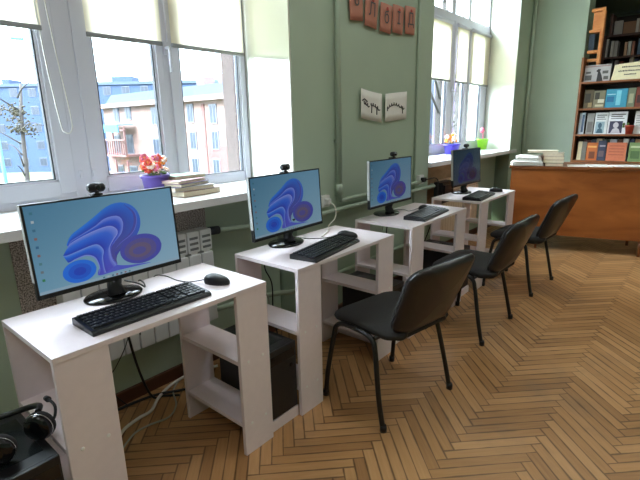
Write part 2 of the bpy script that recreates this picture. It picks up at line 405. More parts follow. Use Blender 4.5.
# windows
def window(name, w, sashes, mull, transom):
    """sashes: (glass y0, glass y1, glass z0, sash y0, sash y1)"""
    r = empty(name, (GX, (w[2] + w[3]) / 2, SZ)); r['kind'] = 'structure'
    oy = (w[2] + w[3]) / 2
    fr = MB()
    def fb(y0, y1, z0, z1, x0=-0.055, x1=-0.012, bev=0.004): fr.b2(x0, x1, y0 - oy, y1 - oy, z0 - SZ, z1 - SZ, bev)
    fb(w[2], w[2] + 0.06, SZ, WTOP); fb(w[3] - 0.06, w[3], SZ, WTOP); fb(w[2], w[3], SZ, SZ + 0.06); fb(w[2], w[3], WTOP - 0.06, WTOP)
    fb(w[2], w[3], transom, transom + 0.075, -0.055, -0.006)
    for (y0, y1) in mull: fb(y0, y1, SZ, WTOP, -0.055, -0.008)
    fr.build('frame', M['upvc'], r)
    gk = MB()
    for (g0, g1, gz, s0, s1) in sashes:
        sh = MB()
        T = transom
        # four members of the sash round the glass
        x0, x1 = -0.06, 0.0
        for (ya, yb, za, zb) in ((s0, g0, gz - 0.055, T), (g1, s1, gz - 0.055, T), (g0, g1, SZ + 0.05 if gz < 1.12 else gz - 0.075, gz), (g0, g1, T - 0.07, T)):
            sh.b2(x0, x1, ya - oy, yb - oy, za - SZ, zb - SZ, 0.005)
        # glazing bead
        for (ya, yb, za, zb) in ((g0 - .002, g0 + 0.012, gz, T - .07), (g1 - 0.012, g1 + .002, gz, T - .07), (g0, g1, gz - .002, gz + 0.012)):
            sh.b2(-0.03, -0.008, ya - oy, yb - oy, za - SZ, zb - SZ)
        so = sh.build('sash', M['upvc'], r)
        gk = MB()
        for (ya, yb, za, zb) in ((g0 + .010, g0 + 0.019, gz, T - .07), (g1 - 0.019, g1 - .010, gz, T - .07), (g0, g1, gz + .010, gz + 0.017)):
            gk.b2(-0.034, -0.012, ya - oy, yb - oy, za - SZ, zb - SZ)
        gk.build('gasket', M['gasket'], so)
        p = MB(); p.b2(-0.036, -0.032, g0 - oy, g1 - oy, gz - SZ, T - 0.07 - SZ); p.build('pane', M['glass'], so)
    # fanlights above the transom
    ys = [w[2] + 0.06] + [q for mm in mull for q in mm] + [w[3] - 0.06]
    for i in range(0, len(ys), 2):
        p = MB(); p.b2(-0.036, -0.032, ys[i] - oy, ys[i + 1] - oy, transom + 0.075 - SZ, WTOP - 0.06 - SZ); p.build('fanlight_pane', M['glass'], r)
    return r, oy
S1 = [(-0.52, -0.06, 1.135, -0.56, -0.02), (0.03, 0.496, 1.128, -0.01, 0.575), (0.733, 1.092, 1.126, 0.655, 1.135), (1.232, 1.694, 1.068, 1.17, 1.735)]
w1, oy1 = window('window_1', W1, S1, [(-0.03, 0.0), (0.572, 0.658), (1.13, 1.175)], 2.50)
S2 = [(3.52, 4.05, 1.12, 3.47, 4.10), (4.20, 4.80, 1.12, 4.15, 4.87), (5.004, 5.29, 1.12, 4.95, 5.34), (5.446, 5.83, 1.12, 5.39, 6.02)]
w2, oy2 = window('window_2', W2, S2, [(4.09, 4.16), (4.86, 4.96), (5.33, 5.40)], 2.50)
def window_handle(r, oy, y, z):
    h = MB(); h.b2(0.0, 0.012, y - oy - .014, y - oy + .014, z - SZ - .035, z - SZ + .035, .004)
    h.tube([(0.012, y - oy, z - SZ), (0.04, y - oy, z - SZ), (0.045, y - oy, z - SZ - .02), (0.045, y - oy, z - SZ - .13)], .009, 8); h.build('handle', M['upvc'], r)
window_handle(w1, oy1, 1.152, 1.81); window_handle(w2, oy2, 4.91, 1.75)
hg = MB()
for (yy, zz) in ((0.60, 1.14), (0.62, 1.02), (0.665, 1.14), (0.665, 1.03)): hg.b2(0, .012, yy - oy1 - .008, yy - oy1 + .008, zz - SZ, zz - SZ + .035, .003)
hg.build('hinge', M['upvc'], w1)

# roller blinds, one per sash
BZ = 1.8175
def blind(y0, y1, ztop, label, zb=BZ):
    r = empty('roller_blind', (GX + 0.016, (y0 + y1) / 2, zb), 0, label, 'blind', 'roller blinds on the window sashes')
    h = ztop - zb; wd = (y1 - y0) / 2
    f = MB(); f.sheet(lambda u, v: (0.0, -wd + 2 * wd * u, 0.02 + (h - 0.03) * v), 8, 8); f.build('fabric', M['blind'], r)
    q = MB(); q.b2(-0.006, 0.008, -wd, wd, 0, 0.022, 0.003); q.build('bottom_bar', M['alu'], r)
    c = MB(); c.tube([(0, -wd - .004, h), (0, wd + .004, h)], 0.02, 12); c.build('roller_case', M['upvc'], r)
    return r
blind(0.0, 0.515, 2.46, 'off-white roller blind half lowered on the leftmost visible sash of the near window')
b1 = blind(0.715, 1.125, 2.46, 'off-white roller blind half lowered on the middle sash, above the flowerpot')
blind(1.185, 1.715, 2.46, 'off-white roller blind half lowered on the right sash above the stacked books')
blind(4.17, 4.83, 2.46, 'cream roller blind on the left visible sash of the far window', 1.83)
blind(4.98, 5.32, 2.46, 'narrow cream roller blind on the middle sash of the far window', 1.83)
blind(5.40, 6.0, 2.46, 'cream roller blind on the right sash of the far window', 1.83)
b = MB(); b.tube(smooth_path([(-1.075, .505, 2.30), (-1.075, .505, 1.8), (-1.07, .53, 1.42), (-1.06, .545, 1.365), (-1.06, .572, 1.372), (-1.07, .582, 1.45), (-1.075, .555, 1.8), (-1.075, .525, 2.30)], 5), 0.003, 6)
tag(b.build('blind_cord', M['cord']), 'thin white looped pull cord hanging against the white mullion', 'cord')

# insulation sheet and tan board on the niche backs
b = MB(); b.b2(NX, NX + 0.006, 0.16, 1.12, 0.42, SZ - 0.045); tag(b.build('insulation_sheet', M['foil']), 'grey speckled insulation sheet on the wall behind the white radiator', 'insulation')
b = MB(); b.b2(NX, NX + 0.012, 3.72, 4.62, 0.45, 0.955); tag(b.build('wall_board', M['tanboard']), 'tan board under the far window sill behind the third and fourth desks', 'board')

# radiators
def radiator(y0, n, wsec, z0, z1, x0, x1, m_, slots, label):
    r = empty('radiator', ((x0 + x1) / 2, y0, z0), 0, label, 'radiator')
    h = z1 - z0; d = (x1 - x0) / 2
    for i in range(n):
        s = MB(); y = i * wsec
        s.b2(-d, d, y + 0.003, y + wsec - 0.003, 0.0, h * 0.76, 0.008)
        s.b2(-d, d * 0.9, y + 0.003, y + wsec - 0.003, h * 0.78, h, 0.01)
        s.b2(-d * .8, d * .8, y + 0.02, y + wsec - 0.02, 0.02, h - 0.02)
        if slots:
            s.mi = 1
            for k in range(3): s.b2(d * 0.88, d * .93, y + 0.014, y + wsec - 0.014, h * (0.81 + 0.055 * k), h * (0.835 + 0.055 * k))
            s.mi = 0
        s.build('section', [m_, M['radslot']], r)
    return r
radiator(0.287, 10, 0.08, 0.305, 0.838, -0.785, -0.70, M['rad'], True, 'white sectional radiator under the near window behind the front desk')
radiator(3.95, 16, 0.062, 0.22, 0.80, -0.785, -0.70, M['radcream'], False, 'cream ribbed radiator under the far window behind the fourth desk')

# pipes
PR = 0.019
b = MB(); b.tube([(WX + .035, 2.10, 0.86), (WX + .035, 2.10, CEIL)], PR, 12); b.tube([(WX + .035, 2.10, .90), (WX + .035, 2.10, .98)], PR + .006, 12)
b.tube(smooth_path([(WX + .035, 2.10, 0.90), (WX + .035, 2.105, 0.87), (WX + .035, 2.14, 0.855), (WX + .035, 2.3, 0.862), (WX + .035, 3.3, 0.868)], 4), PR * .8, 10)
b.tube([(WX + .035, 2.10, 1.27), (WX, 2.10, 1.27)], 0.012, 8)
tag(b.build('heating_pipe', M['pipe']), 'tall sage green heating pipe running up the wall between the windows', 'pipe')
b = MB(); b.tube(smooth_path([(-0.73, 1.08, 0.815), (-0.72, 1.3, 0.80), (-0.665, 1.50, 0.793), (-0.605, 1.62, 0.79), (-0.595, 1.75, 0.793), (-0.597, 2.2, 0.80), (-0.597, 3.3, 0.80), (-.597, 3.52, .80), (-.63, 3.62, .79), (-.72, 3.75, .78), (-.735, 3.96, .76)], 5), PR * .85, 10)
b.mi = 1; b.tube([(-0.733, 1.085, .816), (-.728, 1.15, .812)], PR * 1.25, 10)
tag(b.build('radiator_pipe', [M['pipe'], M['gasket']]), 'low horizontal sage green pipe leaving the white radiator along the wall', 'pipe')
b = MB(); b.tube([(WX + .012, 3.215, 0.02), (WX + .012, 3.215, CEIL)], 0.011, 8)
tag(b.build('thin_pipe', M['pipe']), 'thin vertical conduit painted wall green left of the far window', 'pipe')
b = MB(); b.tube([(WX + .03, 6.20, 0.0), (WX + .03, 6.20, CEIL)], 0.02, 10)
for z in (.9, 2.3): b.tube([(WX + .03, 6.20, z), (WX, 6.20, z)], .008, 6)
tag(b.build('corner_pipe', M['pipe']), 'vertical green painted pipe in the far corner right of the far window', 'pipe')
# pipes seen under desk 2 and 3
b = MB(); b.tube(smooth_path([(-0.71, 1.08, 0.36), (-0.69, 1.3, 0.35), (-0.65, 1.50, 0.34), (-0.60, 1.62, 0.33), (-0.597, 1.80, 0.33), (-0.598, 3.4, 0.34), (-.597, 3.54, .34), (-.64, 3.66, .34), (-.735, 3.96, .33)], 5), PR * .85, 10)
tag(b.build('return_pipe', M['pipe']), 'green heating return pipe along the wall below desk height', 'pipe')

# ------------------------------------------------------------------ desks
T = 0.018; DW, DD, DH, DP = 0.826, 0.437, 0.75, 0.16
def make_desk(label):
    r = empty('computer_desk', (0, 0, 0), 0, label, 'desk', 'white computer desks along the window wall')
    t = MB(); t.b2(-DD, 0, 0, DW, DH - T, DH, 0.0015); t.build('tabletop', M['deskwhite'], r)
    for y0 in (0.0, DW - DP):
        for x0, nm in ((-T, 'front_panel'), (-DD, 'back_panel')):
            p = MB(); p.b2(x0 - (0.0 if nm == 'back_panel' else 0.002), x0 + T - (0.0 if nm == 'back_panel' else 0.002), y0, y0 + DP, 0, DH - T, 0.0015)
            po = p.build(nm, M['deskwhite'], r)
            if nm == 'front_panel':
                for z in (0.431, 0.142):
                    for dy in (0.04, 0.12):
                        c = MB(); c.lathe([(0.0065, 0), (0.0065, .001), (0.004, 0.002)], n=12, mt=Matrix.Translation((-0.002, y0 + dy, z)) @ Matrix.Rotation(PI / 2, 4, 'Y')); c.build('screw_cap', M['cap'], po)
        for z in (0.422, 0.133):
            s = MB(); s.b2(-DD + T, -T - .002, y0 + .001, y0 + DP - .001, z, z + T, 0.0015); s.build('shelf', M['deskwhite'], r)
    return r
DY = [0.0, 1.020, 2.0655, 3.1947]
DL = ['white computer desk nearest the camera, at the lower left of the photo', 'white computer desk second from the camera, in front of the nearest chair', 'white computer desk third from the camera, left of the middle chair', 'white computer desk farthest from the camera, nearest the wooden counter']
d0 = make_desk(DL[0])
for i in range(1, 4):
    d = copy_tree(d0); d.location = (0, DY[i], 0); d['label'] = DL[i]

# ------------------------------------------------------------------ monitors
MW, MH = 0.537, 0.314
BL = {
    'O': [(0.214, 0.519), (0.248, 0.611), (0.326, 0.689), (0.4, 0.761), (0.491, 0.855), (0.565, 0.89), (0.637, 0.872), (0.691, 0.804), (0.72, 0.695), (0.713, 0.57), (0.667, 0.456), (0.575, 0.375), (0.504, 0.326)],
    'FA': [(0.221, 0.499), (0.242, 0.551), (0.318, 0.604), (0.404, 0.666), (0.479, 0.734), (0.565, 0.739), (0.594, 0.656), (0.575, 0.538), (0.524, 0.456), (0.485, 0.383), (0.484, 0.271), (0.512, 0.18)],
    'E1': [(0.217, 0.491), (0.24, 0.528), (0.315, 0.576), (0.413, 0.62), (0.498, 0.636), (0.539, 0.591), (0.541, 0.536), (0.508, 0.474), (0.478, 0.398), (0.477, 0.274), (0.504, 0.175)],
    'E2': [(0.2, 0.444), (0.229, 0.479), (0.296, 0.513), (0.378, 0.543), (0.438, 0.522), (0.458, 0.442), (0.441, 0.338), (0.443, 0.214), (0.47, 0.127)],
    'E3': [(0.182, 0.412), (0.209, 0.406), (0.274, 0.427), (0.356, 0.455), (0.403, 0.45), (0.431, 0.379), (0.42, 0.297), (0.419, 0.187), (0.426, 0.117)],
    'E4': [(0.203, 0.327), (0.22, 0.327), (0.253, 0.346), (0.32, 0.362), (0.369, 0.318), (0.388, 0.225), (0.387, 0.151), (0.373, 0.108)],
    'LOB': [(0.163, 0.198), (0.16, 0.241), (0.182, 0.29), (0.219, 0.32), (0.253, 0.346), (0.32, 0.362), (0.369, 0.318), (0.388, 0.225), (0.38, 0.118), (0.254, 0.096), (0.184, 0.137)],
    'LIN': [(0.186, 0.183), (0.192, 0.239), (0.235, 0.29), (0.302, 0.316), (0.348, 0.266), (0.356, 0.178), (0.336, 0.118), (0.243, 0.113)],
    'LH': [(0.302, 0.117), (0.304, 0.201), (0.321, 0.241), (0.351, 0.204), (0.356, 0.116)],
    'BR': [(0.539, 0.463), (0.614, 0.474), (0.683, 0.464), (0.754, 0.453), (0.813, 0.38), (0.823, 0.269), (0.767, 0.157), (0.674, 0.116), (0.553, 0.147), (0.506, 0.2), (0.487, 0.345)],
    'RO': [(0.674, 0.454), (0.755, 0.471), (0.816, 0.419), (0.849, 0.314), (0.844, 0.221), (0.808, 0.146), (0.757, 0.102)],
    'RI': [(0.666, 0.4), (0.737, 0.417), (0.78, 0.349), (0.792, 0.265), (0.776, 0.194), (0.745, 0.145), (0.705, 0.103)],
    'P1': [(0.538, 0.148), (0.623, 0.241), (0.691, 0.298), (0.756, 0.305), (0.786, 0.235), (0.763, 0.159), (0.698, 0.119)],
    'P2': [(0.59, 0.133), (0.667, 0.208), (0.725, 0.227), (0.747, 0.17), (0.707, 0.123)],
    'BOT': [(0.392, 0.199), (0.444, 0.226), (0.511, 0.172), (0.598, 0.135), (0.757, 0.102), (0.505, 0.107), (0.376, 0.105)],
    'X1': [(0.56, 0.838), (0.625, 0.747), (0.631, 0.62), (0.595, 0.506), (0.521, 0.427)],
    'X2': [(0.621, 0.859), (0.678, 0.745), (0.676, 0.606), (0.632, 0.494), (0.549, 0.417), (0.503, 0.359)],
    'X3': [(0.485, 0.797), (0.57, 0.786), (0.618, 0.699), (0.608, 0.565), (0.554, 0.465), (0.496, 0.391)],
}

def screen_material(name, strength):
    m = bpy.data.materials.new(name); m.use_nodes = True
    nt = m.node_tree; b = nt.nodes['Principled BSDF']; at = nt.nodes.new('ShaderNodeAttribute'); at.attribute_name = 'Col'
    b.inputs['Base Color'].default_value = rgb(8, 8, 10); b.inputs['Roughness'].default_value = 0.2
    nt.links.new(at.outputs['Color'], b.inputs['Emission Color']); b.inputs['Emission Strength'].default_value = strength
    return m
def screen_image_mesh():
    """generic folded blue ribbon picture shown on the screen (local y right, z up)"""
    m_ = MB(); m_.recalc = False
    cl = m_.bm.loops.layers.float_color.new('Col')
    lay = [0]
    def P(u, v): return (0.0004 + 0.00006 * lay[0], -MW / 2 + u * MW, v * MH)
    def C(c): return tuple(lin(min(max(q, 0), 255)) for q in c) + (1.0,)
    def mixc(a, b, t): return tuple(p + (q - p) * t for p, q in zip(a, b))
    def face(pts, cols):
        f = m_._f([m_.bm.verts.new(P(*p)) for p in pts])
        if f:
            for lp, c in zip(f.loops, cols): lp[cl] = C(c)
    def bgc(u, v):
        top = mixc((84, 138, 172), (118, 168, 200), min(1, u * 1.3)); bot = mixc((128, 178, 206), (158, 196, 220), u)
        return mixc(bot, top, v)
    N = 8
    for i in range(N):
        for j in range(N):
            q = [(.014 + .972 * a / N, .05 + .93 * b / N) for a, b in ((i, j), (i + 1, j), (i + 1, j + 1), (i, j + 1))]
            face(q, [bgc(*p) for p in q])
    def res(pts, n):
        path = smooth_path([(p[0], p[1], 0) for p in pts], 10); L = [0]
        for a, b in zip(path, path[1:]): L.append(L[-1] + (b - a).length)
        out = []; k = 0
        for i in range(n + 1):
            t = L[-1] * i / n
            while k < len(L) - 2 and L[k + 1] < t: k += 1
            f = (t - L[k]) / max(L[k + 1] - L[k], 1e-9); p = path[k].lerp(path[k + 1], min(max(f, 0), 1)); out.append((p.x, p.y))
        return out
    def band(A, Bq, cols, n=36, tint=None):
        lay[0] += 1; a, b = res(A, n), res(Bq, n); k = len(cols) - 1
        def g(i, j): t = j / k; return (a[i][0] + (b[i][0] - a[i][0]) * t, a[i][1] + (b[i][1] - a[i][1]) * t)
        def gc(i, j): return mixc(cols[j], tint[j], (i / n) ** 1.5) if tint else cols[j]
        for i in range(n):
            for j in range(k):
                q = [(i, j), (i + 1, j), (i + 1, j + 1), (i, j + 1)]; face([g(*p) for p in q], [gc(*p) for p in q])
    def fill(pts, c):
        lay[0] += 1; path = smooth_path([(p[0], p[1], 0) for p in list(pts) + [pts[0]]], 6)[:-1]
        face([(p.x, p.y) for p in path], [c] * len(path))
    def line(pts, c, w):
        lay[0] += 1; pa = smooth_path([(p[0] * MW, p[1] * MH, 0) for p in pts], 8); n = len(pa); E_ = []
        for i, p in enumerate(pa):
            d = (pa[min(i + 1, n - 1)] - pa[max(i - 1, 0)]).normalized(); q = Vector((-d.y, d.x, 0)) * w * max(.15, math.sin(PI * i / (n - 1)))
            E_.append((((p + q).x / MW, (p + q).y / MH), ((p - q).x / MW, (p - q).y / MH)))
        for i in range(n - 1): face([E_[i][0], E_[i][1], E_[i + 1][1], E_[i + 1][0]], [c] * 4)
    az, bl, dp, vi, pa, br = (52, 142, 246), (44, 100, 228), (46, 66, 186), (92, 92, 214), (136, 156, 246), (108, 98, 132)
    ell = lambda cu, cv, ru, rv: [(cu + ru * math.cos(t * PI / 7), cv + rv * math.sin(t * PI / 7)) for t in range(14)]
    fill(BL['BOT'], (92, 104, 222))
    band(BL['O'], BL['FA'], [az, (48, 122, 240), (44, 96, 220), (54, 76, 196)], tint=[(70, 84, 196), (84, 84, 176), (96, 90, 160), (92, 88, 170)])
    for k in range(4): fill(ell(.70 - .006 * k, .30 - .006 * k, .158 - .036 * k, .178 - .044 * k), mixc((78, 84, 194), (112, 100, 138), (k + .3) / 2.2 if k < 3 else .5))
    line(BL['X2'], (84, 86, 180), .006); line([(p[0] + .012, p[1] + .008) for p in BL['X2']], (112, 124, 226), .0016)
    band(BL['FA'], BL['E1'], [pa, bl, dp], tint=[pa, vi, vi])
    band(BL['E1'], BL['E3'], [pa, (58, 124, 242), bl, dp], tint=[pa, vi, vi, (84, 84, 200)])
    band(BL['E3'], BL['E4'], [(112, 160, 250), (44, 120, 244), (42, 98, 226), (50, 74, 190)], tint=[pa, vi, vi, (84, 84, 200)])
    for k in range(3): fill(ell(.265, .205, .105 - .033 * k, .125 - .04 * k), mixc((46, 124, 246), (44, 80, 210), k / 2))
    line(BL['E4'], pa, .0022); line(BL['E1'], (150, 164, 248), .0018); line(BL['E3'], (130, 158, 248), .0018)
    lay[0] += 2
    face([(.014, .05), (.986, .05), (.986, .082), (.014, .082)], [(160, 190, 212)] * 4)
    lay[0] += 1
    cols = [(70, 130, 150), (190, 206, 214), (70, 120, 150), (150, 110, 110), (60, 110, 150), (150, 110, 110), (90, 140, 150), (120, 130, 140), (60, 140, 90)]
    for k in range(9):
        u, v = 0.042, 0.89 - 0.088 * k; face([(u, v), (u + .016, v), (u + .016, v + .026), (u, v + .026)], [cols[k]] * 4)
    for k in range(7):
        u = 0.40 + 0.03 * k; face([(u, .058), (u + .014, .058), (u + .014, .076), (u, .076)], [cols[k]] * 4)
    return m_, [SCR[0]]
SCR = [screen_material('screen_picture_bright', 0.52), screen_material('screen_picture_medium', 0.40), screen_material('screen_picture_low', 0.30), screen_material('screen_picture_dim', 0.07)]

def make_monitor(label):
    r = empty('computer_monitor', (0, 0, 0), 0, label, 'monitor', 'monitors on the computer desks')
    return r
# pose: screen bottom centre (x,y,z), yaw, tilt ; base y offset
MON = [(-0.272, 0.341, 0.837, 0.004, 0.063, -0.350, 0.352), (-0.300, 1.299, 0.828, 0.032, 0.059, -0.368, 1.325), (-0.304, 2.315, 0.832, -0.007, 0.02, -0.372, 2.36), (-0.271, 3.545, 0.836, -0.048, 0.065, -0.345, 3.60)]
ML = ['black monitor showing a blue swirl desktop, on the desk nearest the camera', 'black monitor with a blue swirl desktop, on the second desk from the camera', 'black monitor seen at a slant, on the third desk from the camera', 'black monitor with a dim reflecting screen, on the farthest white desk']
mp, mmats = screen_image_mesh()
PROTO = {}
def monitor(i):
    x, y, z, yaw, tilt, bx, by = MON[i]
    r = empty('computer_monitor', (bx, by, DH), 0, ML[i], 'monitor', 'monitors on the computer desks')
    rot = Matrix.Translation((x - bx, y - by, z - DH)) @ Matrix.Rotation(yaw, 4, 'Z') @ Matrix.Rotation(-tilt, 4, 'Y')
    if i == 0:
        h = MB()
        h.b2(-0.018, -0.0008, -MW / 2, MW / 2, 0, MH, 0.003)
        h.b2(-0.0012, 0.0016, -MW / 2, MW / 2, 0, 0.014, 0.001); h.b2(-0.0012, 0.0016, -MW / 2, MW / 2, MH - .006, MH, 0.0008)
        h.b2(-0.0012, 0.0016, -MW / 2, -MW / 2 + .006, 0, MH, 0.0008); h.b2(-0.0012, 0.0016, MW / 2 - .006, MW / 2, 0, MH, 0.0008)
        h.b2(-0.045, -0.017, -0.17, 0.17, 0.02, 0.21, 0.012)
        PROTO['housing'] = h.build('housing', [M['black']], r)
        s = MB(); s.b2(-0.002, 0.0002, -MW / 2 + .006, MW / 2 - .006, 0.014, MH - .006); PROTO['screen'] = s.build('screen', M['blackgloss'], r)
        PROTO['picture'] = mp.build('screen_picture', mmats, PROTO['screen'])
        e = MB(); e.b2(-0.017, 0.0008, -MW / 2 - .0018, -MW / 2, 0.06, MH, .0005); PROTO['edge'] = e.build('side_edge', M['bezelside'], r)
        n = MB()
        n.sheet(lambda u, v: (-0.02 - 0.03 * v + 0.0, (u - .5) * (0.075 - .02 * v), 0.10 * v - 0.075 * 1.0), 2, 2) if False else None
        n.tube([(0.03, 0, 0.012), (0.015, 0, .05), (0.03, 0, .10), (0.04, 0, .15)], [.034, .026, .026, .028], 12)
        PROTO['neck'] = n.build('stand_neck', M['black'], r)
        q = MB(); q.lathe([(0.108, 0), (0.11, 0.006), (0.105, 0.011), (0.06, 0.017), (0.035, 0.02)], n=40, sx=0.78)
        PROTO['base'] = q.build('stand_base', M['blackgloss'], r)
        for k in ('housing', 'screen', 'edge'): PROTO[k].matrix_local = rot
    else:
        for k in ('housing', 'screen', 'edge', 'neck', 'base'):
            o = PROTO[k].copy(); COL.objects.link(o); o.parent = r
            if k in ('housing', 'screen', 'edge'): o.matrix_local = rot
            if k == 'screen':
                pc = PROTO['picture'].copy(); COL.objects.link(pc); pc.parent = o; pc.material_slots[0].link = 'OBJECT'; pc.material_slots[0].material = SCR[i]
    return r, rot
WU = [0.454, 0.484, 0.546, 0.467]
WL = ['small black webcam clipped on the nearest monitor', 'small black webcam clipped on the second monitor from the camera', 'small black webcam clipped on the third monitor from the camera', 'small black webcam clipped on the farthest monitor']
cam0 = None
for i in range(4):
    r, rot = monitor(i)
    wl = Matrix.Translation(r.location) @ rot @ Matrix.Translation((0.0, (WU[i] - .5) * MW, MH))
    if cam0 is None:
        cam0 = empty('webcam', (0, 0, 0), 0, WL[0], 'webcam', 'webcams on top of the monitors')
        h = MB(); h.tube([(0.0, -.03, .028), (0.0, -.022, .028), (0, .022, .028), (0, .03, .028)], [.009, .0165, .0165, .009], 14); h.build('camera_body', M['black'], cam0)
        h = MB(); h.lathe([(0.009, 0), (0.009, .003), (.006, .004)], n=16, mt=Matrix.Translation((.0155, 0, .028)) @ Matrix.Rotation(PI / 2, 4, 'Y')); h.build('lens', M['blackgloss'], cam0)
        h = MB(); h.b2(-.012, .006, -.018, .018, .001, .008, .002); h.b2(-.032, -.019, -.014, .014, -.03, .006, .002); h.tube([(0, 0, .006), (0, 0, .016)], .008, 10); h.build('clip', M['black'], cam0)
        o = cam0
    else: o = copy_tree(cam0)
    o.matrix_world = wl; o['label'] = WL[i]

# ------------------------------------------------------------------ keyboards and mice
def make_keyboard():
    r = empty('keyboard', (0, 0, 0), 0, 'x', 'keyboard', 'black keyboards on the desks')
    KL, KD = 0.448, 0.152          # length along y, depth along x (front = +x)
    k = MB()
    k.prism([(-KD / 2, 0.0), (KD / 2, 0.0), (KD / 2, 0.010), (KD / 2 - .012, 0.016), (-KD / 2 + .006, 0.026), (-KD / 2, .022)], -KL / 2, KL / 2, Matrix(((1, 0, 0, 0), (0, 0, 1, 0), (0, 1, 0, 0), (0, 0, 0, 1))))
    k.build('keyboard_body', M['black'], r)
    q = MB(); pitch = 0.0188
    rows = 6
    for row in range(rows):
        x = -KD / 2 + 0.018 + row * 0.0203 + (0.003 if row else 0)
        z = 0.0245 - (x + KD / 2) * 0.068
        y = -KL / 2 + 0.011
        cells = []
        if row == 5: cells = [1.25, 1.25, 1.25, 6.0, 1.25, 1.25, 1.25, 1.25, 0.25, 1, 1, 1, 0.25, 2, 1, 1]
        elif row == 4: cells = [2.25] + [1] * 10 + [2.75, 0.25, -1, 1, -1, 0.25, 1, 1, 1, 1]
        else: cells = [1.0 + 0.25 * (row % 3)] + [1] * 12 + [2.0 - 0.25 * (row % 3), 0.25, 1, 1, 1, 0.25, 1, 1, 1, 1]
        tot = sum(abs(c) for c in cells); sc = (KL - 0.022) / (tot * pitch)
        for c in cells:
            w = abs(c) * pitch * sc
            if c >= 1:
                q.box((x, y + w / 2, z + .0035), (0.0165, w - .0028, 0.007), 0, 0.0012)
                q.mi = 1; q.b2(x - .004, x - .002, y + w / 2 - .003, y + w / 2 + .002, z + .0071, z + .0073); q.mi = 0
            y += w
    q.build('keys', [M['key'], M['legend']], r)
    return r
kb = make_keyboard()
KP = [(-0.125, 0.362, 0.0), (-0.105, 1.355, 0.149), (-0.112, 2.475, 0.09), (-0.118, 3.445, 0.10)]
KLb = ['black keyboard in front of the nearest monitor', 'black keyboard on the second desk from the camera', 'black keyboard on the third desk from the camera', 'black keyboard on the farthest white desk']
for i, (x, y, a) in enumerate(KP):
    o = kb if i == 0 else copy_tree(kb)
    o.location = (x, y, DH); o.rotation_euler.z = a; o['label'] = KLb[i]
def make_mouse():
    r = empty('computer_mouse', (0, 0, 0), 0, 'x', 'mouse', 'black mice on the desks')
    m_ = MB()
    rings = []; n = 20
    for k, (s, z) in enumerate([(1.0, 0.0), (1.03, .008), (1.0, .018), (.86, .027), (.62, .033), (.3, .036)]):
        ring = []
        for j in range(n):
            t = 2 * PI * j / n
            ring.append(m_.bm.verts.new((0.058 * s * math.cos(t) + (0.006 * (1 - s)), 0.031 * s * math.sin(t) * (1 - .08 * math.cos(t)), z * (1 - .12 * math.cos(t)))))
        rings.append(ring)
    for a, c in zip(rings, rings[1:]):
        for j in range(n): m_._f([a[j], a[(j + 1) % n], c[(j + 1) % n], c[j]], True)
    m_._f(rings[-1], True); m_._f(list(reversed(rings[0])))
    m_.build('mouse_body', M['black'], r)
    w = MB(); w.tube([(-.032, -.004, .030), (-.032, .004, .030)], .008, 12); w.build('scroll_wheel', M['bezelside'], r)
    return r
mo = make_mouse()
MP = [(-0.148, 0.688, 0.35), (-0.180, 1.632, 0.50), (-0.21, 2.655, 0.6), (-0.112, 3.83, 0.5)]
MLb = ['black mouse on the nearest desk right of the keyboard', 'black mouse on the second desk beside the keyboard end', 'black mouse on the third desk behind the keyboard', 'black mouse on the farthest white desk']
for i, (x, y, a) in enumerate(MP):
    o = mo if i == 0 else copy_tree(mo)
    o.location = (x, y, DH); o.rotation_euler.z = a; o['label'] = MLb[i]

# ------------------------------------------------------------------ pc towers on low white stands
def make_stand():
    m_ = MB(); m_.b2(-0.40, 0.0, -0.096, 0.096, 0.040, 0.056, .001); m_.b2(-0.40, 0.0, -0.096, -0.08, 0, 0.040, .001); m_.b2(-0.40, 0.0, 0.08, 0.096, 0, 0.040, .001); m_.b2(-0.016, 0.0, -0.08, 0.08, 0, 0.040, .001)
    return m_
st = make_stand().build('computer_stand', M['deskwhite'])
def make_pc():
    r = empty('computer_tower', (0, 0, 0), 0, 'x', 'computer', 'black computer towers beside the desks')
    m_ = MB(); m_.b2(-0.365, -0.012, -0.085, 0.085, 0.006, 0.345, 0.003)
    for yy in (-.07, .07):
        for xx in (-.33, -.05): m_.tube([(xx, yy, 0), (xx, yy, .008)], .012, 10)
    m_.build('case', M['pc'], r)
    f = MB(); f.b2(-0.012, 0.0, -0.0855, 0.0855, 0.006, 0.3455, 0.005); f.build('front_panel', M['black'], r)
    f = MB(); f.b2(0.0, 0.0015, -0.078, 0.078, 0.275, 0.318, .001); f.build('drive_bay', M['blackgloss'], r)
    f = MB(); f.tube([(0.0, 0.05, 0.235), (.002, 0.05, .235)], .009, 14); f.build('power_button', M['blackgloss'], r)
    f = MB(); f.b2(0.0, 0.0012, .044, .056, .210, .214); f.b2(0, .0012, .03, .036, .215, .219); f.build('power_light', M['led'], r)
    f = MB()
    f.b2(-0.3668, -0.365, -0.075, 0.02, 0.19, 0.30)
    for k in range(6): f.b2(-0.3672, -0.365, -0.075, 0.06, 0.03 + .02 * k, .04 + .02 * k)
    f.build('back_plate', M['metal'], r)
    f = MB(); f.b2(-0.30, -0.06, -0.062, 0.062, 0.345, 0.3462); f.build('top_grille', M['pcgloss'], r)
    return r
PCY = [(-0.106, -0.005), (0.927, -0.018), (1.955, -0.03), (3.04, -0.04)]
PL = ['black computer tower under a headset, left of the nearest desk', 'black computer tower in the gap between the nearest and second desks', 'black computer tower in the gap between the second and third desks', 'black computer tower in the gap between the third and farthest desks']
SL = ['low white stand under the tower with the headset', 'low white stand under the tower between the first two desks', 'low white stand under the tower between the second and third desks', 'low white stand under the tower between the third and farthest desks']
pc = make_pc()
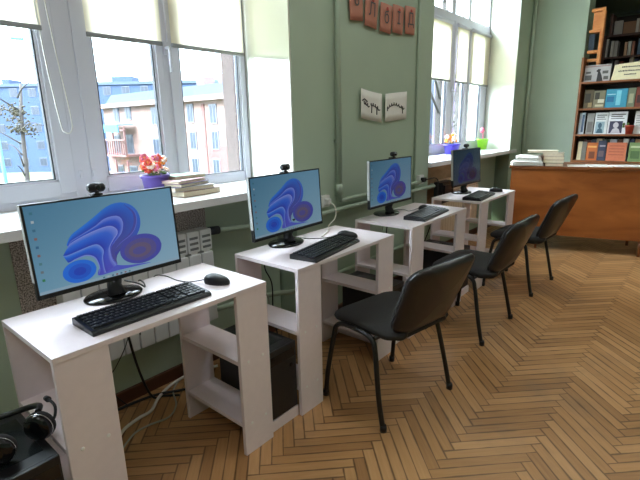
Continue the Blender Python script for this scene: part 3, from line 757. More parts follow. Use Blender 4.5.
for i, (y, x) in enumerate(PCY):
    o = pc if i == 0 else copy_tree(pc)
    o.location = (x - 0.005, y, 0.056 if i else 0.10); o['label'] = PL[i]
    if i:
        for q in [q for q in o.children if q.name.startswith('power_light')]: bpy.data.objects.remove(q)
    s = st if i == 0 else st.copy()
    if i: COL.objects.link(s)
    s.location = (x, y, 0) if i != 1 else (-0.024, 0.923, 0); s.scale.z = 1.0 if i else 0.10 / 0.056; tag(s, SL[i], 'stand', 'low white stands under the towers')
# headset on the first tower
hx, hy, hz = -0.115, -0.085, 0.4462
hs = empty('headset', (hx, hy, hz), 0, 'black headset with a boom microphone lying on the computer tower', 'headset')
def cup(px, py, ang, nm):
    mt = Matrix.Translation((px, py, 0.047)) @ Matrix.Rotation(ang, 4, 'Z') @ Matrix.Rotation(PI / 2, 4, 'Y') @ Matrix.Scale(0.82, 4)
    q = MB(); q.lathe([(0.02, -0.022), (0.044, -0.02), (0.052, -0.006), (0.052, 0.0)], n=22, mt=mt); o = q.build(nm, M['blackgloss'], hs)
    q = MB(); q.lathe([(0.050, 0.0), (0.056, 0.008), (0.054, 0.02), (0.040, 0.024), (0.028, 0.016)], n=22, mt=mt); q.build('cushion', M['seatfab'], o)
    q = MB(); q.lathe([(0.0535, -.004), (0.055, -.002), (0.0535, 0.0005)], n=22, mt=mt, caps=False); q.build('ring', M['metal'], o)
cup(-0.01, 0.055, 2.3, 'ear_cup'); cup(0.02, -0.06, 2.6, 'ear_cup')
q = MB(); arc = [(-0.02, 0.062, 0.09), (-0.06, 0.080, 0.085), (-0.12, 0.075, 0.06), (-0.165, 0.04, 0.04), (-0.18, -0.01, 0.036), (-0.165, -0.06, 0.04), (-0.11, -0.09, 0.06), (-0.04, -0.09, 0.085), (0.01, -0.066, 0.09)]
pth = smooth_path(arc, 5)
q.tube(pth, 0.0095, 8); q.build('headband', M['black'], hs)
q = MB(); q.tube(smooth_path([(0.0, 0.062, 0.05), (0.01, 0.092, 0.062), (0.0, 0.105, 0.095), (-0.035, 0.10, 0.11)], 6), 0.0045, 8); q.tube([(-0.032, .10, .109), (-.052, .099, .107)], [.009, .008], 10); q.build('microphone_boom', M['black'], hs)

# ------------------------------------------------------------------ chairs
def rrect(hw, hh, rad, n=6, top=1.0):
    out = []
    for (cx, cy, a0) in ((hw - rad, hh - rad, 0), (-(hw - rad), hh - rad, 90), (-(hw - rad), -(hh - rad), 180), (hw - rad, -(hh - rad), 270)):
        for k in range(n + 1):
            a = math.radians(a0 + 90 * k / n); out.append((cx + rad * math.cos(a), cy + rad * math.sin(a)))
    return out
def pad(fn, outline, levels):
    """closed cushion from rings: outline scaled by s at offset d ; fn maps (a,b,d)->xyz"""
    m_ = MB(); rings = []
    for s, d in levels: rings.append([m_.bm.verts.new(fn(p[0] * s, p[1] * s, d)) for p in outline])
    n = len(outline)
    for a, c in zip(rings, rings[1:]):
        for j in range(n): m_._f([a[j], a[(j + 1) % n], c[(j + 1) % n], c[j]], True)
    def cap(ring, rev):
        # inner rings keep the cap curved
        m_._f(list(reversed(ring)) if rev else ring, True)
    cap(rings[0], True); cap(rings[-1], False)
    return m_
def make_chair():
    r = empty('visitor_chair', (0, 0, 0), 0, 'x', 'chair', 'black visitor chairs on the parquet')
    # local: +x forward, +y left
    so = rrect(0.215, 0.235, 0.07)
    seat = pad(lambda a, c, d: (a - 0.012, c * (1 - 0.06 * (-a / .215 + 1) / 2), 0.435 + d - 0.02 * (a < -5) + (0.012 - 0.3 * a * a - .18 * c * c) * (d > .02) - (0.10 * max(a - .12, 0)) * 1.0),
               so, [(0.80, -0.012), (0.97, 0.0), (1.0, 0.016), (0.985, 0.034), (0.93, 0.042), (0.80, 0.046), (0.55, 0.048), (0.25, 0.049)])
    seat.build('seat', M['seatfab'], r)
    und = pad(lambda a, c, d: (a, c, 0.418 + d), rrect(0.18, 0.20, 0.05), [(1.0, 0.0), (1.0, 0.012)]); und.build('seat_underside', M['black'], r)
    # backrest : plane rises and leans back, curved about the vertical
    bo = rrect(0.222, 0.168, 0.07)
    bo = [(p[0] * (1.0 - 0.10 * (-p[1] / .168 + 1) / 2 * 1.0), p[1]) for p in bo]
    def bf(off):
        def fn(a, c, d):
            z = 0.622 + c; lean = -0.226 - (z - 0.46) * 0.42
            curve = 0.9 * a * a
            return (lean + curve + off + d, a, z)
        return fn
    back = pad(bf(0.014), bo, [(1.0, 0.0), (0.995, 0.016), (0.95, 0.028), (0.80, 0.033), (0.5, 0.035), (0.2, 0.035)])
    back.build('backrest', M['seatfab'], r)
    shell = pad(bf(-0.01), bo, [(0.2, -0.016), (0.5, -0.016), (0.80, -0.014), (0.93, -0.010), (1.0, 0.0), (1.03, 0.012), (1.03, 0.022), (0.99, 0.026)])
    shell.build('back_shell', M['shell'], r)
    for s in (-1, 1):
        yl = s * 0.262; yi = s * 0.235
        t = MB()
        pts = [(0.20, yl, 0.0), (0.185, yl * .985, 0.15), (0.155, yi * 1.01, 0.36), (0.14, yi, 0.405), (0.10, yi, 0.428), (0.05, yi, 0.434), (0.0, yi, 0.434)]
        t.tube(smooth_path(pts, 5), 0.0125, 10); o = t.build('front_leg', M['tube'], r)
        f = MB(); f.lathe([(0.016, 0), (0.0165, 0.02), (0.0145, 0.032)], c=(0.20, yl, 0), n=12); f.build('foot_cap', M['black'], o)
        t = MB()
        pts = [(-0.20, yl, 0.0), (-0.166, yl * .985, 0.15), (-0.122, yi * 1.01, 0.36), (-0.104, yi, 0.408), (-0.065, yi, 0.430), (0.02, yi, 0.434)]
        t.tube(smooth_path(pts, 5), 0.0125, 10); o = t.build('rear_leg', M['tube'], r)
        f = MB(); f.lathe([(0.016, 0), (0.0165, 0.02), (0.0145, 0.032)], c=(-0.20, yl, 0), n=12); f.build('foot_cap', M['black'], o)
        t = MB(); t.tube(smooth_path([(-0.06, s * .15, 0.42), (-0.17, s * .15, 0.422), (-0.215, s * .15, 0.445), (-0.218, s * .14, 0.47), (-0.226, s * .135, 0.50)], 5), 0.013, 8); t.build('back_bracket', M['tube'], r)
    t = MB(); t.tube([(0.09, -0.235, 0.428), (0.09, 0.235, 0.428)], 0.010, 8); t.tube([(-0.11, -0.235, 0.424), (-0.11, 0.235, 0.424)], 0.010, 8); t.build('cross_bar', M['tube'], r)
    return r
ch = make_chair()
CP = [(0.213, 1.46, 170.5), (0.208, 2.533, 179.2), (0.213, 3.60, 177.3)]
CL = ['black padded visitor chair nearest the camera, in front of the second desk', 'middle black visitor chair, between the nearest chair and the farthest', 'farthest black visitor chair, in front of the wooden counter']
for i, (x, y, a) in enumerate(CP):
    o = ch if i == 0 else copy_tree(ch)
    o.location = (x, y, 0); o.rotation_euler.z = math.radians(a); o['label'] = CL[i]

# ------------------------------------------------------------------ things on the near sill
def flowers(parent, c, spread, h, n, mats_, name='flower', seed=1, rr=0.016):
    rnd = random.Random(seed)
    for k in range(n):
        px, py = c[0] + rnd.uniform(-spread[0], spread[0]), c[1] + rnd.uniform(-spread[1], spread[1]); pz = c[2] + h * rnd.uniform(.35, 1)
        q = MB(); q.recalc = True
        ax = Vector((rnd.uniform(.2, 1), rnd.uniform(-.8, .2), rnd.uniform(.2, .8))).normalized(); rm = ax.to_track_quat('Z', 'Y').to_matrix().to_4x4()
        mt = Matrix.Translation((px, py, pz)) @ rm
        for t in range(5):
            a = 2 * PI * t / 5
            q.ball((rr * .62 * math.cos(a), rr * .62 * math.sin(a), rr * .12), rr * .55, (1, 1, .4), 1, mt)
        q.mi = 1; q.ball((0, 0, rr * .2), rr * .28, (1, 1, .7), 1, mt)
        o = q.build(name, [mats_[k % len(mats_)], M['petalo']], parent)
        s = MB(); s.tube([(c[0] + (px - c[0]) * .3, c[1] + (py - c[1]) * .3, c[2] - .01), (px, py, pz)], .0015, 5); s.build('stem', M['leaf'], o)
def pot(loc, r0, r1, h, m_, label, fl, sx=1.0, sy=1.0, rz=0.0):
    r = empty('flowerpot', loc, rz, label, 'flowerpot')
    q = MB(); q.lathe([(r0, 0), (r1 * .97, h * .86), (r1 * 1.05, h * .87), (r1 * 1.06, h), (r1 * .96, h), (r1 * .94, h * .88)], n=26, sx=sx, sy=sy); q.build('pot', m_, r)
    q = MB(); q.lathe([(r1 * .95, h * .84), (r1 * .5, h * .90), (.002, h * .92)], n=20, sx=sx, sy=sy); q.build('soil', M['soil'], r)
    fl(r, h)
    return r
def fl_a(r, h):
    flowers(r, (0, 0, h * .85), (.035, .062), .115, 26, [M['petalr'], M['petalw'], M['petalo'], M['petalw'], M['petalr'], M['petalp']], seed=4, rr=.021)
    q = MB(); rnd = random.Random(3)
    for k in range(14): q.ball((rnd.uniform(-.04, .04), rnd.uniform(-.06, .06), h * .9 + rnd.uniform(0, .04)), .012, (1, 1, .5), 1)
    q.build('leaves', M['leaf'], r)
pot((-0.93, 0.915, SZ), 0.058, 0.074, 0.118, M['purplepot'], 'purple flowerpot with coral and orange flowers on the near sill', fl_a, 0.72, 1.05)
def fl_b(r, h): flowers(r, (0, 0, h * .85), (.05, .09), .12, 18, [M['petalo'], M['petalw'], M['petalo']], seed=8, rr=.026)
pot((-0.97, 4.74, SZ), 0.09, 0.115, 0.115, M['bluepot'], 'violet blue flowerpot with orange flowers on the far sill', fl_b, .7, 1.2)
def fl_c(r, h):
    q = MB(); q.tube(smooth_path([(0, 0, h * .85), (.005, -.01, h + .06), (0, -.03, h + .11)], 4), .006, 6); q.ball((0, -.03, h + .11), .03, (1, 1, 1.3), 2); q.build('flower', M['petalp'], r)
    q = MB()
    for k in range(8): q.ball((.05 * math.cos(k), .07 * math.sin(k), h * .95), .02, (1, 1, .6), 1)
    q.build('leaves', M['leaf'], r)
pot((-1.0, 5.76, SZ), 0.085, 0.115, 0.14, M['greenpot'], 'lime green flowerpot with a pink bloom on the far sill', fl_c, .55, 1.0)

def book(loc, dims, cover, label, group=None, rz=0.0, pages_side='x', cat='book', extra=None, tilt=None, name='book'):
    """lying / standing book: dims (dx,dy,dz); the cover wraps the thin axis; pages show on the other sides"""
    r = empty(name, loc, rz, label, cat, group)
    dx, dy, dz = dims; cm = cmat(cover)
    ax = min(range(3), key=lambda k: dims[k]) if pages_side != 'z' else 2
    t = 0.003 if min(dims) > .012 else min(dims) * .22
    c = MB(); p = MB()
    if ax == 2:       # lying
        c.b2(-dx / 2, dx / 2, -dy / 2, dy / 2, 0, t, .0006); c.b2(-dx / 2, dx / 2, -dy / 2, dy / 2, dz - t, dz, .0006); c.b2(-dx / 2, -dx / 2 + t, -dy / 2, dy / 2, 0, dz)
        p.b2(-dx / 2 + t, dx / 2 - .005, -dy / 2 + .004, dy / 2 - .004, t, dz - t)
    elif ax == 1:     # face on: cover faces -y
        c.b2(-dx / 2, dx / 2, -dy / 2, -dy / 2 + t, 0, dz, .0006); c.b2(-dx / 2, dx / 2, dy / 2 - t, dy / 2, 0, dz, .0006); c.b2(-dx / 2, -dx / 2 + t, -dy / 2, dy / 2, 0, dz)
        p.b2(-dx / 2 + t, dx / 2 - .004, -dy / 2 + t, dy / 2 - t, .004, dz - .004)
    else:             # spine faces -y
        c.b2(-dx / 2, -dx / 2 + t, -dy / 2, dy / 2, 0, dz, .0006); c.b2(dx / 2 - t, dx / 2, -dy / 2, dy / 2, 0, dz, .0006); c.b2(-dx / 2, dx / 2, -dy / 2, -dy / 2 + t, 0, dz, .0006)
        p.b2(-dx / 2 + t, dx / 2 - t, -dy / 2 + t, dy / 2 - .004, .004, dz - .004)
    c.build('cover', cm, r); p.build('pages', M['pages'], r)
    if extra: extra(r, dx, dy, dz)
    if tilt: r.rotation_euler.x = tilt
    return r
G1 = 'books stacked on the near window sill'
z = SZ
for (x, y, dx, dy, dz, c, rz, lb) in [
    (-0.86, 1.085, .20, .26, .030, (140, 112, 92), .08, 'brown book at the bottom of the sill stack'),
    (-0.87, 1.06, .19, .25, .022, (196, 190, 196), -.04, 'pale grey book second from the bottom of the sill stack'),
    (-0.88, 1.045, .19, .22, .018, (86, 76, 104), .22, 'dark violet book in the middle of the sill stack'),
    (-0.89, 1.035, .18, .23, .016, (206, 170, 176), .30, 'pale pink book near the top of the sill stack'),
    (-0.93, 1.085, .15, .21, .018, (150, 170, 150), .05, 'pale green book on top of the sill stack')]:
    book((x, y, z), (dx, dy, dz), c, lb, G1, rz, 'z'); z += dz

# ------------------------------------------------------------------ paper decorations on the wall
def text_obj(s, size, m_, parent, mt, name='lettering', font_extr=0.0004):
    cu = bpy.data.curves.new(name, 'FONT'); cu.body = s; cu.size = size; cu.align_x = 'CENTER'; cu.align_y = 'CENTER'; cu.extrude = font_extr
    tmp = bpy.data.objects.new(name, cu); COL.objects.link(tmp); bpy.context.view_layer.update()
    me = bpy.data.meshes.new_from_object(tmp.evaluated_get(bpy.context.evaluated_depsgraph_get())); bpy.data.objects.remove(tmp)
    me.materials.clear(); me.materials.append(m_)
    o = bpy.data.objects.new(name, me); COL.objects.link(o); o.parent = parent; o.matrix_local = mt; return o
TX = Matrix(((0, 0, 1, 0), (1, 0, 0, 0), (0, 1, 0, 0), (0, 0, 0, 1)))      # text x->+y, text y->+z, facing +x
cards = [(2.338, 2.055, 2.30, '8', .10, 'pink garland card with a rounded dark letter, leftmost of five'), (2.506, 2.035, 2.245, 'Л', -.05, 'pink garland card second from the left on the wall'), (2.697, 2.025, 2.217, 'б', -.04, 'pink garland card in the middle of the five'), (2.872, 2.040, 2.235, 'І', .0, 'pink garland card fourth from the left on the wall'), (3.060, 2.058, 2.258, 'Д', .05, 'pink garland card rightmost, near the thin conduit')]
for (y, z0, z1, s, a, lb) in cards:
    h = z1 - z0; wd = .082
    r = empty('garland_card', (WX + .014, y, z0), 0, lb, 'garland card', 'pink garland cards on the wall'); r.rotation_euler.x = a
    q = MB(); q.sheet(lambda u, v: (.006 + .006 * math.sin(u * PI) - .010 * (1 - v) * u, (u - .5) * 2 * wd, h * v), 6, 4, .0012); q.build('card', M['pinkcard'], r)
    text_obj(s, .125, M['greyink'], r, Matrix.Translation((.0155, -.008, h * .52)) @ TX)
    q = MB(); q.tube([(.0150, .0, h * .83), (.0158, .0, h * .83)], .014, 12); q.build('red_dot', M['redink'], r)
def note(y0, y1, zl0, zl1, zr0, zr1, lb, strokes):
    r = empty('paper_note', (WX + .004, (y0 + y1) / 2, (zl0 + zr0) / 2), 0, lb, 'paper note')
    cy, cz = (y0 + y1) / 2, (zl0 + zr0) / 2
    def pt(u, v):
        zb = zl0 + (zr0 - zl0) * u; zt = zl1 + (zr1 - zl1) * u
        return (.006 + .016 * (2 * u - 1) ** 2, y0 - cy + (y1 - y0) * u, zb + (zt - zb) * v - cz)
    q = MB(); q.sheet(pt, 10, 4, .001); q.build('sheet', M['paper'], r)
    q = MB()
    for st_ in strokes:
        q.tube([Vector(pt(u, v)) + Vector((.0012, 0, 0)) for (u, v) in st_], .0042, 6)
    q.build('handwriting', M['ink'], r)
def loops(u0, v0, u1, v1, n, hgt):
    out = []
    for k in range(n * 12 + 1):
        t = k / (n * 12); a = 2 * PI * n * t
        out.append((u0 + (u1 - u0) * t + .022 * math.cos(a), v0 + (v1 - v0) * t + .10 * math.sin(t * PI) * hgt + .045 * math.sin(a)))
    return out
note(2.374, 2.647, 1.42, 1.624, 1.386, 1.593, 'white handwritten paper note on the wall, left of the pair', [[(.08, .60), (.2, .68), (.36, .62)], loops(.16, .56, .44, .48, 3, .2), loops(.52, .54, .90, .44, 4, .6), [(.58, .5), (.57, .26)], [(.80, .5), (.80, .24)]])
note(2.696, 3.019, 1.388, 1.595, 1.41, 1.626, 'white handwritten paper note on the wall, right of the pair', [loops(.1, .48, .88, .40, 7, 1.6), [(.12, .5), (.12, .38)], [(.84, .48), (.84, .22)]])

# ------------------------------------------------------------------ sockets and cables
def socket(loc, lb, n=1):
    r = empty('wall_socket', loc, 0, lb, 'socket')
    q = MB(); q.b2(0, .035, -.04 * n, .04 * n, -.04, .04, .006); q.build('socket_box', M['socket'], r)
    return r
s1 = socket((WX, 1.955, .875), 'white wall socket beside the second monitor')
q = MB(); q.b2(.035, .065, -.02, .02, -.02, .02, .006); q.build('plug', M['socket'], s1)
s2 = socket((WX, 3.31, .885), 'white wall socket with a black plug behind the third desk')
q = MB(); q.b2(.035, .07, -.025, .025, -.02, .02, .006); q.build('plug', M['black'], s2)
def cable(pts, r_, m_, lb, k=7):
    q = MB(); q.tube(smooth_path(pts, k), r_, 6); return tag(q.build('cable', m_), lb, 'cable')
cable([(WX + .065, 1.955, .87), (WX + .10, 1.97, .84), (-.50, 1.93, .78), (-.45, 1.80, .757), (-.36, 1.68, .7545), (-.30, 1.55, .7545)], .004, M['wcable'], 'white cable from the socket to the second desk')
cable([(WX + .07, 3.31, .885), (WX + .12, 3.42, .89), (-.49, 3.42, .80), (-.47, 3.30, .55), (-.47, 3.1, .30), (-.5, 3.0, .1)], .005, M['bcable'], 'black cable hanging from the socket behind the third desk')
cable([(-.19, .66, .765), (-.24, .62, .755), (-.30, .60, .7545), (-.40, .60, .7545), (-.445, .57, .74), (-.46, .56, .6)], .0022, M['bcable'], 'thin black mouse cable on the nearest desk')
cable([(-.225, 1.605, .766), (-.26, 1.55, .7535), (-.33, 1.47, .7535), (-.41, 1.45, .7535), (-.45, 1.44, .74), (-.46, 1.43, .6)], .0022, M['bcable'], 'thin black mouse cable on the second desk')
cable([(-.25, 2.62, .766), (-.28, 2.53, .7535), (-.34, 2.55, .7535), (-.40, 2.50, .7535), (-.445, 2.46, .74), (-.46, 2.45, .6)], .0022, M['bcable'], 'thin black mouse cable on the third desk')
cable([(-.35, .40, .80), (-.30, .43, .79), (-.33, .47, .757), (-.40, .50, .7545), (-.445, .50, .73), (-.46, .49, .5)], .003, M['bcable'], 'black cable curling behind the nearest monitor base')
cable([(-.45, .48, .70), (-.55, .50, .52), (-.60, .50, .48), (-.66, .56, .22), (-.68, .62, .04), (-.68, .68, .012), (-.62, .74, .01)], .006, M['bcable'], 'thick black cable dropping to the floor under the nearest desk')
cable([(-.30, .15, .012), (-.45, .30, .01), (-.57, .40, .01), (-.605, .50, .01), (-.61, .57, .012), (-.67, .65, .022), (-.73, .76, .018), (-.75, .90, .014), (-.70, 1.05, .014)], .008, M['wcable'], 'white cable snaking over the parquet under the nearest desk')
cable([(-.32, .18, .01), (-.50, .40, .008), (-.52, .50, .008), (-.50, .60, .008), (-.56, .68, .01), (-.68, .74, .012), (-.76, .84, .012)], .0045, M['gcable'], 'pale grey cable on the parquet below the white cable')
cable([(-.74, .25, .012), (-.75, .48, .012), (-.70, .64, .026), (-.66, .75, .014), (-.60, .86, .012), (-.55, .95, .012)], .007, M['bcable'], 'black cable lying along the wall under the nearest desk')
cable([(-.62, .45, .65), (-.69, .44, .4), (-.72, .40, .22), (-.74, .45, .12), (-.74, .52, .012)], .003, M['bcable'], 'thin black cable looping before the radiator')
cable([(-.69, .52, .75), (-.685, .55, .45), (-.69, .47, .28), (-.70, .38, .2)], .0025, M['bcable'], 'thinner black cable hanging before the radiator')
for i, y in enumerate((1.20, 2.22, 2.55)):
    cable([(-.45, y, .72), (-.50, y + .02, .55), (-.48, y + .08, .40), (-.50, y + .05, .20), (-.48, y - .1, .03)], .004, M['bcable'] if i else M['gcable'], ['grey green cable hanging behind the left end of the second desk', 'black cable hanging behind the left end of the third desk', 'black cable hanging behind the middle of the third desk'][i])
cable([(-.45, 1.24, .71), (-.49, 1.27, .60), (-.47, 1.30, .50), (-.50, 1.33, .30), (-.48, 1.36, .05)], .004, M['bcable'], 'black cable hanging behind the second desk')
# power strip / black box under the far window
q = MB(); q.b2(-.69, -.60, 3.74, 4.0, .60, .81, .01); q.b2(-.60, -.585, 3.77, 3.97, .63, .78, .004)
tag(q.build('wall_box', M['black']), 'black box under the far window behind the farthest monitor', 'box')

# ------------------------------------------------------------------ wooden counter
CH = 0.905
cr = empty('counter', (0.30, 4.94, 0), math.atan(.25), 'brown veneered counter with splayed legs before the bookcases', 'counter')
q = MB(); q.b2(-.63, 1.25, -.02, .62, CH - .028, CH, .003); q.build('countertop', M['veneeredge'], cr)
q = MB(); q.b2(-.61, 1.23, 0, .02, .165, CH - .028, .002); q.build('front_panel', M['veneer'], cr)
q = MB(); q.b2(-.61, -.59, .02, .60, .165, CH - .028, .002); q.build('side_panel', M['veneer'], cr)
q = MB(); q.b2(1.21, 1.23, .02, .60, .165, CH - .028, .002); q.build('side_panel', M['veneer'], cr)
for (x, y) in ((-.30, .03), (-.26, .45), (.66, .03), (.62, .50)):
    q = MB(); q.tube([(x, y, 0), (x, y, .17)], [.014, .02], 8); q.build('leg', M['veneeredge'], cr)
cm_ = cr.matrix_basis.copy()
def on_counter(x, y): 
    v = Matrix.Translation((0.30, 4.94, 0)) @ Matrix.Rotation(math.atan(.25), 4, 'Z') @ Vector((x, y, 0)); return v.x, v.y
G2 = 'papers and books stacked on the counter'
def crumpled(parent_loc, w, d, h, lb, rz, seed, n=12):
    rnd = random.Random(seed)
    r = empty('paper_pile', parent_loc, rz, lb, 'paper', G2)
    zz = 0
    for k in range(n):
        t = h / n; q = MB(); ox, oy = rnd.uniform(-.015, .015), rnd.uniform(-.02, .02); dr = rnd.uniform(-.0, .02) * 1.6
        q.sheet(lambda u, v: ((u - .5) * w + ox, (v - .5) * d + oy, zz + t * .9 - dr * max(0, (abs(u - .5) - .40)) * 5 * (1 if zz > .012 else 0)), 10, 3, t * .8); zz += t
        q.build('sheet', M['paper'], r)
    return zz
a0 = math.atan(.25)
x, y = on_counter(-.465, .11); crumpled((x, y, CH), .30, .27, .05, 'loose white papers at the left end of the counter', a0 + .05, 2)
x, y = on_counter(-.44, .13); crumpled((x, y, CH + .05), .24, .24, .055, 'upper bundle of white papers on the counter heap', a0 - .15, 5, 8)
for (cx, cy, zz, dx, dy, dz, c, rz, lb) in [
    (-.21, .13, CH, .18, .26, .034, (110, 92, 74), .1, 'dark brown book lying under the counter heap'),
    (-.205, .14, CH + .034, .20, .24, .030, (196, 188, 150), .0, 'olive cream book in the counter heap'),
    (-.215, .16, CH + .064, .20, .22, .040, (150, 104, 92), .08, 'reddish brown book in the counter heap'),
    (-.21, .15, CH + .104, .20, .20, .032, (214, 206, 190), -.06, 'cream book near the top of the counter heap')]:
    x, y = on_counter(cx, cy); book((x, y, zz), (dx, dy, dz), c, lb, G2, a0 + rz, 'z')
x, y = on_counter(-.32, .15); book((x, y, CH + .137), (.30, .20, .022), (224, 216, 196), 'pale tan book on top of the counter heap', G2, a0 + .03, 'z')
x, y = on_counter(-.42, .17); 
for k, (cx, cy, w, d, lb) in enumerate([(.02, .12, .18, .25, 'white sheet on the counter beside the heap'), (.22, .16, .20, .3, 'white sheet on the counter before the orange book'), (.48, .18, .28, .22, 'white sheet on the counter before the green book')]):
    x, y = on_counter(cx, cy); q = MB(); q.b2(-w / 2, w / 2, -d / 2, d / 2, 0, .006, .001); tag(q.build('paper_sheet', M['paper'], None, (x, y, CH), a0 + .1 * k), lb, 'paper', 'white sheets on the counter')

# ------------------------------------------------------------------ display bookcase
BY = 6.0; BD = 0.26
bc = empty('bookcase', (0.7, BY, 0), 0, 'brown wooden display bookcase with face-out books behind the counter', 'bookcase')
def bcb(nm, x0, x1, y0, y1, z0, z1, m_=None): q = MB(); q.b2(x0 - .7, x1 - .7, y0 - BY, y1 - BY, z0, z1, .002); return q.build(nm, m_ or M['caseswood'], bc)
bcb('side_panel', .03, .054, BY, BY + BD, 0, 2.09); bcb('side_panel', 1.38, 1.404, BY, BY + BD, 0, 2.09)
bcb('back_panel', .054, 1.38, BY + BD - .008, BY + BD, 0, 1.80, M['backdark'])
for zt in (.12, .50, .893, 1.205, 1.508, 1.81): bcb('shelf', .054, 1.38, BY + .002, BY + BD - .008, zt - .022, zt)
def face(items):
    """flat printed shapes on a cover: (x0,x1,z0,z1,mat)"""
    def f(r, dx, dy, dz):
        q = MB(); ms = []
        for k, (x0, x1, z0, z1, m_) in enumerate(items):
            q.mi = k; ms.append(m_); q.b2(-dx / 2 + x0 * dx, -dx / 2 + x1 * dx, -dy / 2 - .0012 - .0002 * k, -dy / 2, z0 * dz, z1 * dz)
        q.build('cover_print', ms, r)
    return f
def portrait(tint, bg):
    def f(r, dx, dy, dz):
        q = MB(); y0 = -dy / 2 - .0012
        q.b2(-dx * .40, dx * .30, y0, -dy / 2, dz * .04, dz * .58)
        q.mi = 1
        MT = Matrix(((1, 0, 0, 0), (0, 0, 1, 0), (0, 1, 0, 0), (0, 0, 0, 1)))
        hp = [(-.05 * dx + .15 * dx * math.cos(t / 14 * 2 * PI), dz * .40 + .13 * dz * math.sin(t / 14 * 2 * PI)) for t in range(14)]
        q.prism(hp, y0 - .0006, y0, MT)
        q.prism([(-.30 * dx, dz * .05), (.22 * dx, dz * .05), (.14 * dx, dz * .22), (-.01 * dx, dz * .29), (-.20 * dx, dz * .23)], y0 - .0004, y0, MT)
        q.mi = 2
        q.b2(-dx * .36, dx * .40, y0, -dy / 2, dz * .86, dz * .90); q.b2(-dx * .36, dx * .25, y0, -dy / 2, dz * .77, dz * .81); q.b2(-dx * .36, dx * .36, y0, -dy / 2, dz * .68, dz * .71)
        q.build('cover_print', [bg, tint, M['greyink']], r)
    return f
GB = 'books in the display bookcase'
def fbk(x0, x1, z0, z1, c, lb, extra=None, th=.02, yy=None, name='book'):
    return book(((x0 + x1) / 2, (BY + .05 if yy is None else yy), z0), (x1 - x0, th, z1 - z0), c, lb, GB, 0, 'y', extra=extra, tilt=-.10, name=name)
Z3, Z2, Z1, Z0 = .893, 1.205, 1.508, 1.81
# bottom visible row
fbk(.087, .131, Z3, 1.117, (214, 200, 160), 'narrow cream book at the left of the bottom row', th=.03)
fbk(.133, .180, Z3, 1.115, (128, 122, 110), 'narrow grey book beside the cream book', th=.03)
fbk(.186, .300, Z3, 1.105, (196, 106, 48), 'orange book with a brown figure in the bottom row', face([(.25, .8, .1, .5, cmat((120, 64, 36))), (.1, .9, .72, .82, cmat((228, 168, 90)))]))
fbk(.304, .388, Z3, 1.128, (58, 62, 82), 'dark navy book between the orange and salmon books', face([(.15, .8, .2, .5, cmat((108, 92, 96))), (.2, .9, .7, .78, cmat((150, 144, 150)))]))
fbk(.398, .596, Z3, 1.108, (210, 120, 84), 'broad salmon book with text lines in the bottom row', face([(.12, .88, .80 - .16 * k, .835 - .16 * k, cmat((170, 84, 58))) for k in range(4)]))
fbk(.619, .765, Z3, 1.110, (124, 148, 92), 'green book at the right of the bottom row', face([(.15, .75, .15, .55, cmat((84, 110, 66))), (.1, .9, .72, .82, cmat((196, 204, 160)))]))
# middle row
fbk(.066, .128, Z2, 1.460, (196, 206, 214), 'thin pale blue book at the left of the portrait row', face([(.5, .9, .1, .9, cmat((80, 100, 130)))]))
fbk(.150, .226, Z2, 1.450, (150, 148, 142), 'grey book with a faded cover in the portrait row', face([(.15, .85, .1, .6, cmat((116, 112, 108)))]))
fbk(.236, .368, Z2, 1.455, (220, 224, 224), 'white magazine with a small blue grey portrait', portrait(cmat((70, 100, 116)), cmat((150, 176, 186))))
fbk(.374, .560, Z2, 1.460, (226, 228, 230), 'white magazine with a dark framed portrait', portrait(cmat((196, 190, 196)), cmat((62, 60, 84))))
fbk(.632, .78, Z2, 1.462, (226, 226, 222), 'white leaflet behind the red pot', face([(.1, .9, .78 - .1 * k, .80 - .1 * k, M['greyink']) for k in range(5)]), yy=BY + .075)
rp = empty('flowerpot', (.598, BY + .035, Z2), 0, 'small brick red pot with leaves on the portrait shelf', 'flowerpot')
q = MB(); q.lathe([(.032, 0), (.044, .085), (.047, .087), (.047, .1), (.042, .1)], n=20, sy=.6); q.build('pot', M['redpot'], rp)
q = MB()
for k in range(10): q.ball((-.035 + .03 * math.cos(k * 2.1) - .012, .012 * math.sin(k), .10 + .02 * math.sin(k * 1.3)), .013, (1, .7, .8), 1)
q.build('leaves', M['leaf'], rp)
# third row
fbk(.096, .188, Z1, 1.722, (88, 76, 52), 'olive brown patterned book in the upper row', face([(.1, .7, .3, .8, cmat((54, 48, 38))), (.5, .95, .05, .3, cmat((150, 128, 88)))]))
fbk(.194, .312, Z1, 1.706, (122, 116, 92), 'olive and white patterned book in the upper row', face([(.1, .5, .5, .9, cmat((58, 54, 44))), (.4, .95, .3, .5, cmat((206, 200, 176))), (.2, .9, .08, .2, cmat((190, 180, 150)))]))
fbk(.318, .530, Z1, 1.715, (58, 148, 176), 'bright turquoise book in the upper row', face([(.5, .72, .12, .92, cmat((120, 196, 210))), (.06, .4, .3, .6, cmat((38, 110, 150))), (.06, .45, .7, .74, cmat((170, 214, 224)))]))
fbk(.536, .606, Z1, 1.718, (112, 122, 98), 'grey green book right of the turquoise one', face([(.2, .8, .2, .7, cmat((160, 160, 130)))]))
fbk(.612, .690, Z1, 1.724, (120, 56, 40), 'dark red book at the right of the upper row', face([(.2, .8, .2, .6, cmat((64, 36, 34)))]))
